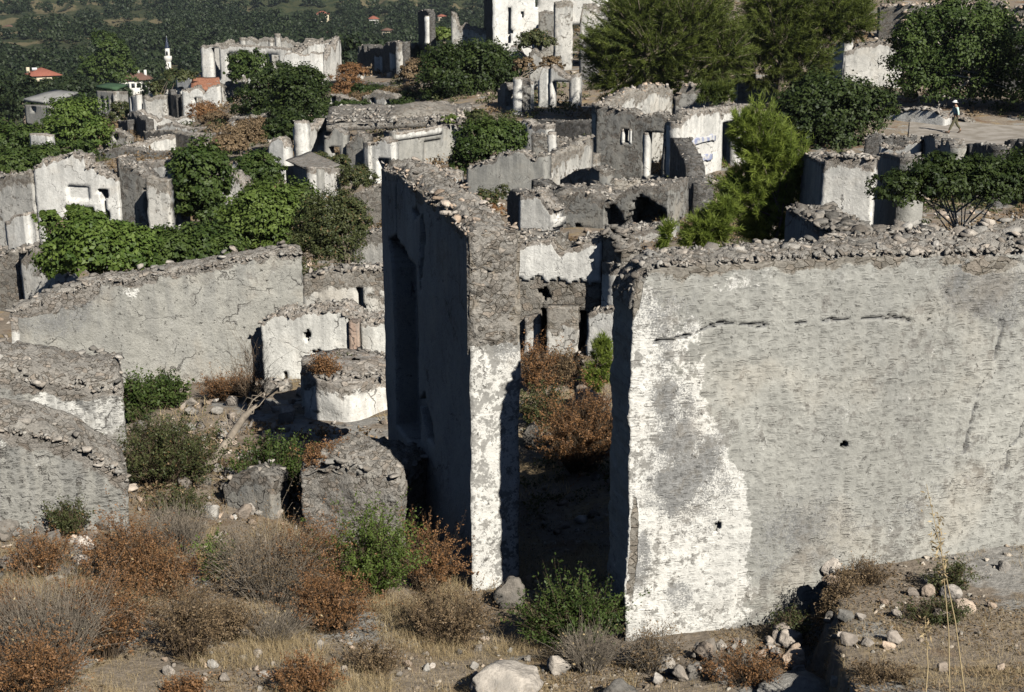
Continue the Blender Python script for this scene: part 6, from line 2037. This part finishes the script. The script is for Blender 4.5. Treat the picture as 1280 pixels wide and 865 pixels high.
S_("dark green flowering bush in the mouth of the passage", 712, 806, 128, 82, 'mgreen', 'twig', 230, 7500, .024, tip=.2)
S_("dry straw tuft left of the long wall's base", 735, 840, 80, 60, 'straw', 'greytwig', 190, 500, .022)
S_("brown grass clump at the long wall's corner", 815, 838, 80, 60, 'brown', 'greytwig', 170, 900, .02)
S_("dark dry tuft against the long wall on the bank", 1085, 730, 60, 34, 'brown', 'twig', 110, 700, .018)
S_("small dark green weed on the bank beside pale stones", 1185, 738, 60, 36, 'olive', 'twig', 90, 1500, .018)
S_("low grey-green creeping weed on the bank", 1165, 775, 90, 26, 'olive', 'twig', 120, 1800, .016)
S_("dark weed at the black gap's left edge", 990, 800, 50, 42, 'olive', 'twig', 100, 1100, .018)
S_("rust grass clump among the bottom stones", 930, 850, 110, 40, 'rust', 'twig', 150, 1900, .018)
S_("wispy brown scrub between the rust bushes and the bare earth path", 290, 800, 70, 50, 'brown', 'twig', 130, 2400, .02)
S_("thin brown scrub right of the bare earth path", 470, 840, 80, 40, 'brown', 'twig', 120, 1600, .018)
S_("low rust scrub at the lower left edge above the corner bush", 15, 790, 70, 60, 'rust', 'twig', 120, 2600, .02)
S_("small bright yellow-green shrub beside the broad grey-brown bush", 272, 728, 36, 60, 'lime', 'twig', 80, 1800, .022)
S_("brown scrub along the bank's broken edge", 1045, 745, 60, 34, 'brown', 'twig', 110, 1500, .018)
S_("rust-brown scrub on the bank's lower half", 1100, 850, 110, 24, 'brown', 'twig', 140, 1700, .016)
S_("large rust bush glowing in the sunlit part of the passage", 728, 588, 96, 96, 'rust', 'twig', 260, 8000, .026)
S_("rust bush further back in the passage's left side", 672, 490, 44, 55, 'rust', 'twig', 120, 2600, .03)
S_("low green weed by the passage wall", 680, 530, 56, 46, 'olive', 'twig', 120, 2800, .028)
S_("dark brown weed under the passage wall", 705, 480, 50, 40, 'brown', 'twig', 120, 2200, .03)
S_("rounded olive bush behind the corner wall", 208, 608, 116, 82, 'olive', 'twig', 300, 9500, .026, tip=.3)
S_("yellow-green weed below the rounded olive bush", 225, 645, 70, 34, 'olive', 'twig', 110, 2200, .022)
S_("dark green leafy bush at the long grey wall's foot, left one", 172, 528, 40, 52, 'mgreen', 'twig', 100, 2600, .04)
S_("dark green leafy bush at the long grey wall's foot, right one", 208, 510, 50, 40, 'mgreen', 'twig', 100, 2400, .04)
S_("reddish dry weed patch under the long grey wall", 285, 500, 76, 32, 'rust', 'twig', 150, 2000, .03)
S_("leafless dark bush before the long grey wall's right end", 318, 512, 44, 88, 'brown', 'twig', 40, 60, .02, sub=4, stemr=.003)
S_("green weeds in the shade under the white ruin", 345, 625, 80, 76, 'mgreen', 'twig', 180, 5200, .03)
S_("orange-rust weeds on the squat rubble wall stub", 405, 582, 52, 30, 'rust', 'twig', 110, 2400, .022, top=(405, 586, 17.6))
S_("second orange-rust tuft on the squat rubble wall stub, nearer the cistern", 432, 578, 34, 34, 'rust', 'twig', 90, 1700, .022, top=(432, 586, 18.0))
S_("rust weeds on the cistern's top edge", 400, 468, 40, 26, 'rust', 'twig', 90, 1500, .03, top=(402, 472, 24.0))
S_("small pale weed under the white ruin's niche", 425, 458, 40, 20, 'olive', 'twig', 70, 700, .03, top=(428, 464, 25.0))
# ------------------------------------------------------------------ boulders and loose rocks
boulder("wedge-shaped rock leaning at the whitewashed wall end", 632, 760, 50, 46, 'stone_dark', seed=3)
boulder("big pale boulder at the bottom edge, centre", 772, 878, 60, 34, 'stone', rough=.5, seed=9)
boulder("long flat grey boulder at the bottom edge beside the pale boulder", 630, 872, 120, 52, 'stone')
boulder("grey rock between the flat boulder and the pale boulder", 697, 842, 34, 30, 'stone')
boulder("flat slab of bedrock along the bottom edge under the bank", 1010, 872, 130, 28, 'stone')
GBx = 0
GB = "stones heaped along the long wall's base"
lab = "broken limestone block heaped along the long wall's base"
r = random.Random(5)
for k in range(46):
    x = 812 + 190 * r.random(); y = 800 + (x - 812) * -.03 + 48 * r.random() ** 1.3
    s = 10 + 26 * r.random() ** 2
    boulder(lab, x, y + 8, s * 1.2, s, ('stone', 'stone_pale')[k % 2], GB, 'rock', k, rough=.15)
GB2 = "pale stones lying on the bank at the right"
ORD = ['leftmost', 'second', 'third', 'fourth', 'fifth', 'sixth', 'seventh', 'eighth', 'ninth', 'tenth', 'eleventh', 'twelfth', 'thirteenth', 'fourteenth', 'fifteenth', 'rightmost']
for k, (x, y, s) in enumerate(sorted([(1160, 745, 24), (1190, 748, 26), (1200, 765, 30), (1175, 775, 22), (1120, 772, 18), (1075, 775, 14), (1060, 805, 26), (1085, 808, 16), (1118, 805, 22), (1110, 812, 16), (1178, 840, 16), (1250, 838, 14), (1255, 712, 18), (1240, 760, 12), (1140, 745, 16), (1105, 755, 12)])):
    boulder("pale stone on the brown bank at lower right, " + ORD[k] + (" counting from the left" if 0 < k < 15 else " of them all"), x, y, s * 1.25, s * .8, 'stone_pale', GB2, 'rock', k, rough=.15)
GB3 = "loose stones on the bare foreground earth"
for k in range(80):
    x = 200 + 480 * r.random(); y = 785 + 80 * r.random()
    s = 6 + 9 * r.random() ** 2
    boulder("small pale stone on the bare foreground earth", x, y, s * 1.3, s, ('stone_pale', 'stone')[k % 2], GB3, 'rock', k, rough=.15)
GB4 = "stones tumbled around the left corner wall"
for k in range(70):
    x = -5 + 170 * r.random(); y = 660 + 70 * r.random()
    s = 10 + 22 * r.random() ** 2
    boulder("grey stone tumbled at the foot of the left corner wall", x, y, s * 1.3, s * .9, ('stone', 'stone_dark', 'stone_pale')[k % 3], GB4, 'rock', k, rough=.15)
GB5 = "stones spilled between the left walls"
for k in range(90):
    x = 150 + 230 * r.random(); y = 490 + 165 * r.random()
    s = 8 + 16 * r.random() ** 2
    boulder("grey stone spilled on the dry slope between the left walls", x, y, s * 1.3, s * .9, ('stone', 'stone_pale')[k % 2], GB5, 'rock', k, rough=.15)
boulder("rough grey boulder in the middle of the passage", 735, 512, 60, 34, 'stone_pale')
boulder("grey rock on the passage's left side", 665, 560, 24, 44, 'stone')
GB6 = "stones along the broken edge of the bank"
for k in range(11):
    yy = 11.6 + 2.9 * r.random(); xx = 3.02 + (yy - 11.9) * .17 + .02 + .16 * r.random()
    x, y = topx(xx, yy, h1(xx, yy))
    s = 9 + 16 * r.random() ** 2
    boulder("rough stone bedded along the bank's broken edge above the dark gap", x, y + 4, s * 1.3, s, ('stone', 'stone_pale')[k % 2], GB6, 'rock', k, rough=.15)
# fallen dead trunk
a, c = ground(268, 590), ground(322, 530)
t = thing("dead_trunk", "bleached fallen tree trunk with bare twigs below the long grey wall", "dead tree", tuple(a))
rng = np.random.default_rng(2)
a3, c3 = np.zeros(3) + [0, 0, .15], c - a + [0, 0, .35]
mid = (a3 + c3) / 2 + [.1, 0, .25]
V, Q = tube([a3 - [.3, .1, .1], a3, mid, c3, c3 + [.35, .3, .2]], [.02, .06, .055, .04, .015], 8)
V += np.stack([fbm(V * 4, 3, 5), fbm(V * 4, 3, 6), fbm(V * 4, 3, 7)], -1) * .05
mk("trunk", V, Q=Q, mat=M['greytwig'], parent=t)
pr = []
for k in range(20):
    u = rng.random(); p0 = a3 * (1 - u) + c3 * u + [0, 0, .1]
    d = rng.normal(size=3) * [1, .7, .6] + [0, 0, .5]; d /= np.linalg.norm(d)
    L = .2 + .4 * rng.random()
    pr.append(tube([p0, p0 + d * L * .5 + rng.normal(size=3) * .06, p0 + d * L + rng.normal(size=3) * .1 + [0, 0, -.1]], [.014, .009, .004], 4))
V, Q = joinq(pr)
mk("twigs", V, Q=Q, mat=M['greytwig'], parent=t)["kind"] = 'stuff'
# dry stalks at the right
for k, (x0, y0, x1, y1, lab) in enumerate([(1208, 872, 1158, 605, "tall dry grass stalk leaning left before the long wall, the tallest"), (1188, 872, 1172, 640, "thinner dry grass stalk just left of the tallest one"), (1157, 872, 1156, 770, "short thin dry stalk on the bank, leftmost of three")]):
    g = ground(x0, y0)
    t = thing("dry_stalk", lab, "grass stalk", tuple(g))
    e = P(x1, y1, g[1] + .2) - g
    V, Q = tube([[0, 0, -.05], e * .35 + [.02, 0, .02], e * .7 + [.01, 0, .02], e], [.006, .005, .0038, .002], 5)
    mk("stem", V, Q=Q, mat=M['straw'], parent=t, attrs={'v': np.full(len(V), .8)})
    n = 60
    u = .62 + .38 * rng.random(n)
    c = e[None] * u[:, None] + rng.normal(size=(n, 3)) * [.03, .03, .015]
    nr = rng.normal(size=(n, 3)); nr /= np.linalg.norm(nr, axis=1)[:, None]
    V, Q = leaf_quads(c, nr, .010 + .008 * rng.random(n), rng, 3.5)
    mk("seed_head", V, Q=Q, mat=M['straw'], parent=t, attrs={'v': np.repeat(rng.random(n), 4)})["kind"] = 'stuff'

# ------------------------------------------------------------------ path and walker
b = NB("path_earth"); pp = b.pos(); n_ = b.noise(pp, 1.2, 6, .6)
M['path'] = b.done(b.mix(b.rng(n_, .35, .65), (.40, .365, .32), (.27, .24, .20)), b.bump(n_, .5, .04))
uu = np.linspace(0, 1, 40); ww = np.linspace(0, 1, 14)
A0, A1 = P(1120, 172, 77), P(1340, 166, 80)
V = []
for u in uu:
    for w_ in ww:
        x = 1125 + 230 * u
        yy = 62 + 17.5 * w_ + 1.0 * math.sin(u * 5 + w_)
        X = (x - 640) / FPX * yy * 1.02
        V.append([X, yy, 0])
V = np.array(V); V[:, 2] = hz(V[:, 0], V[:, 1]) + .06
nq = 14
Q = np.array([[i * nq + j, (i + 1) * nq + j, (i + 1) * nq + j + 1, i * nq + j + 1] for i in range(39) for j in range(13)])
o = mk("path", V, Q=Q, mat=M['path'], smooth=True); o['kind'] = 'structure'

M['skin'] = plain("skin", (.42, .26, .18), .6, .05)
M['shirt'] = plain("mint_shirt", (.60, .78, .70), .8, .05)
M['trousers'] = plain("olive_trousers", (.14, .13, .08), .8, .15)
M['hat'] = plain("white_hat", (.82, .81, .77), .8, .05)
M['shoe'] = plain("brown_shoe", (.10, .07, .05), .7, .1)


def skinned(name, verts, edges, radii, mat, parent, root=0, sub=2):
    me = bpy.data.meshes.new(name)
    me.from_pydata([Vector(v) for v in verts], edges, [])
    o = bpy.data.objects.new(name, me)
    COL.objects.link(o)
    o.parent = parent
    md = o.modifiers.new("skin", 'SKIN'); md.use_smooth_shade = True
    for i, d in enumerate(me.skin_vertices[0].data):
        rr = radii[i]
        d.radius = rr if isinstance(rr, tuple) else (rr, rr)
        d.use_root = (i == root)
    sb = o.modifiers.new("subsurf", 'SUBSURF'); sb.levels = sub; sb.render_levels = sub
    me.materials.append(mat)
    dg = bpy.context.evaluated_depsgraph_get()
    ev = o.evaluated_get(dg)
    nm = bpy.data.meshes.new_from_object(ev)
    o.modifiers.clear()
    o.data = nm
    return o


g = P(1193, 169, 76.5)
gz = float(hz(g[0], 76.5)[0]) + .06
k = 1.0
t = thing("person", "walker in a white hat, pale mint shirt and dark trousers striding along the path", "person", (g[0], 76.5, gz))
# faces -X; mid-stride, left leg forward
B = [(0, 0, .96), (-.02, 0, 1.12), (-.03, 0, 1.30), (-.05, 0, 1.44), (-.07, 0, 1.52), (-.10, 0, 1.60), (-.11, 0, 1.70),
     (-.02, -.10, .90), (-.20, -.10, .52), (-.36, -.10, .10), (-.45, -.10, .05),      # lead leg
     (.02, .10, .90), (.10, .10, .52), (.34, .10, .17), (.28, .10, .06),              # trailing leg
     (-.04, -.19, 1.40), (.03, -.23, 1.14), (.06, -.24, .92),                          # near arm, swung back
     (-.04, .19, 1.40), (-.14, .22, 1.15), (-.30, .20, 1.00)]                          # far arm, forward
E = [(0, 1), (1, 2), (2, 3), (3, 4), (4, 5), (5, 6), (0, 7), (7, 8), (8, 9), (9, 10), (0, 11), (11, 12), (12, 13), (13, 14), (3, 15), (15, 16), (16, 17), (3, 18), (18, 19), (19, 20)]
R = [(.13, .15), (.11, .13), (.12, .15), (.10, .14), .05, .085, .08, .085, .06, .038, .03, .085, .06, .038, .03, .05, .04, .028, .05, .04, .028]
skinned("body", B, E, R, M['skin'], t)
skinned("shirt", [(0, 0, .93), (-.02, 0, 1.12), (-.03, 0, 1.30), (-.05, 0, 1.45), (-.04, -.19, 1.41), (.03, -.23, 1.16), (.055, -.24, .98), (-.04, .19, 1.41), (-.14, .22, 1.16), (-.26, .205, 1.03)],
        [(0, 1), (1, 2), (2, 3), (3, 4), (4, 5), (5, 6), (3, 7), (7, 8), (8, 9)], [(.155, .175), (.135, .155), (.14, .17), (.11, .15), .07, .062, .052, .07, .062, .052], M['shirt'], t)
skinned("trousers", [(0, 0, .98), (0, 0, .90), (-.02, -.10, .86), (-.20, -.10, .50), (-.35, -.10, .16), (.02, .10, .86), (.10, .10, .50), (.31, .10, .24)],
        [(0, 1), (1, 2), (2, 3), (3, 4), (1, 5), (5, 6), (6, 7)], [(.14, .16), (.13, .16), .105, .08, .062, .105, .08, .062], M['trousers'], t)
for (hx, hy, hzv, dx, dz) in ((.06, -.24, .90, .03, -1), (-.31, .20, .99, -.8, -.6)):
    for f in range(5):
        fy = (f - 1.6) * .018
        L = (.07, .085, .09, .08, .055)[f] if f < 4 else .05
        d = np.array([dx, fy * 4, dz]); d /= np.linalg.norm(d)
        p0 = np.array([hx, hy + fy, hzv])
        tv, tq = tube([p0, p0 + d * L * .6, p0 + d * L + np.array([-.015, 0, 0])], [.010, .009, .006], 5)
        mk("finger", tv, Q=tq, mat=M['skin'], parent=t)
V, Q = tube([(-.12, 0, 1.665), (-.12, 0, 1.675), (-.115, 0, 1.69), (-.11, 0, 1.77), (-.11, 0, 1.79)], [.175, .18, .105, .09, .02], 16)
mk("hat", V, Q=Q, mat=M['hat'], parent=t, smooth=True)
for (sx, sy, sz, tilt) in ((-.41, -.10, .05, .25), (.30, .10, .07, -.7)):
    V, Q = tube([(-.16, 0, 0), (-.12, 0, .01), (0, 0, .02), (.09, 0, .025), (.11, 0, .02)], [.015, .042, .048, .045, .015], 8)
    c_, s_ = math.cos(tilt), math.sin(tilt)
    V = V @ np.array([[c_, 0, -s_], [0, 1, 0], [s_, 0, c_]]) + [sx, sy, sz]
    mk("shoe", V, Q=Q, mat=M['shoe'], parent=t, smooth=True)
V, Q = tube([(-.19, 0, 1.60), (-.205, 0, 1.585), (-.195, 0, 1.57)], [.006, .016, .012], 6)
mk("nose", V, Q=Q, mat=M['skin'], parent=t)

# ------------------------------------------------------------------ summer haze over the valley
V, Q = box(-2300, 2300, -60, 4300, -60, 640)
hz_m = bpy.data.materials.new("haze_air"); hz_m.use_nodes = True
ht = hz_m.node_tree
ht.nodes.remove(ht.nodes["Principled BSDF"])
pv = ht.nodes.new("ShaderNodeVolumePrincipled")
pv.inputs["Color"].default_value = (.72, .82, .92, 1)
pv.inputs["Density"].default_value = .0001
pv.inputs["Anisotropy"].default_value = .2
ht.links.new(pv.outputs[0], ht.nodes["Material Output"].inputs["Volume"])
hb = mk("haze", V, Q=Q, mat=hz_m)
hb["kind"] = "stuff"
tag(hb, "thin pale summer haze lying over the valley and mountainside", "haze", kind='stuff')
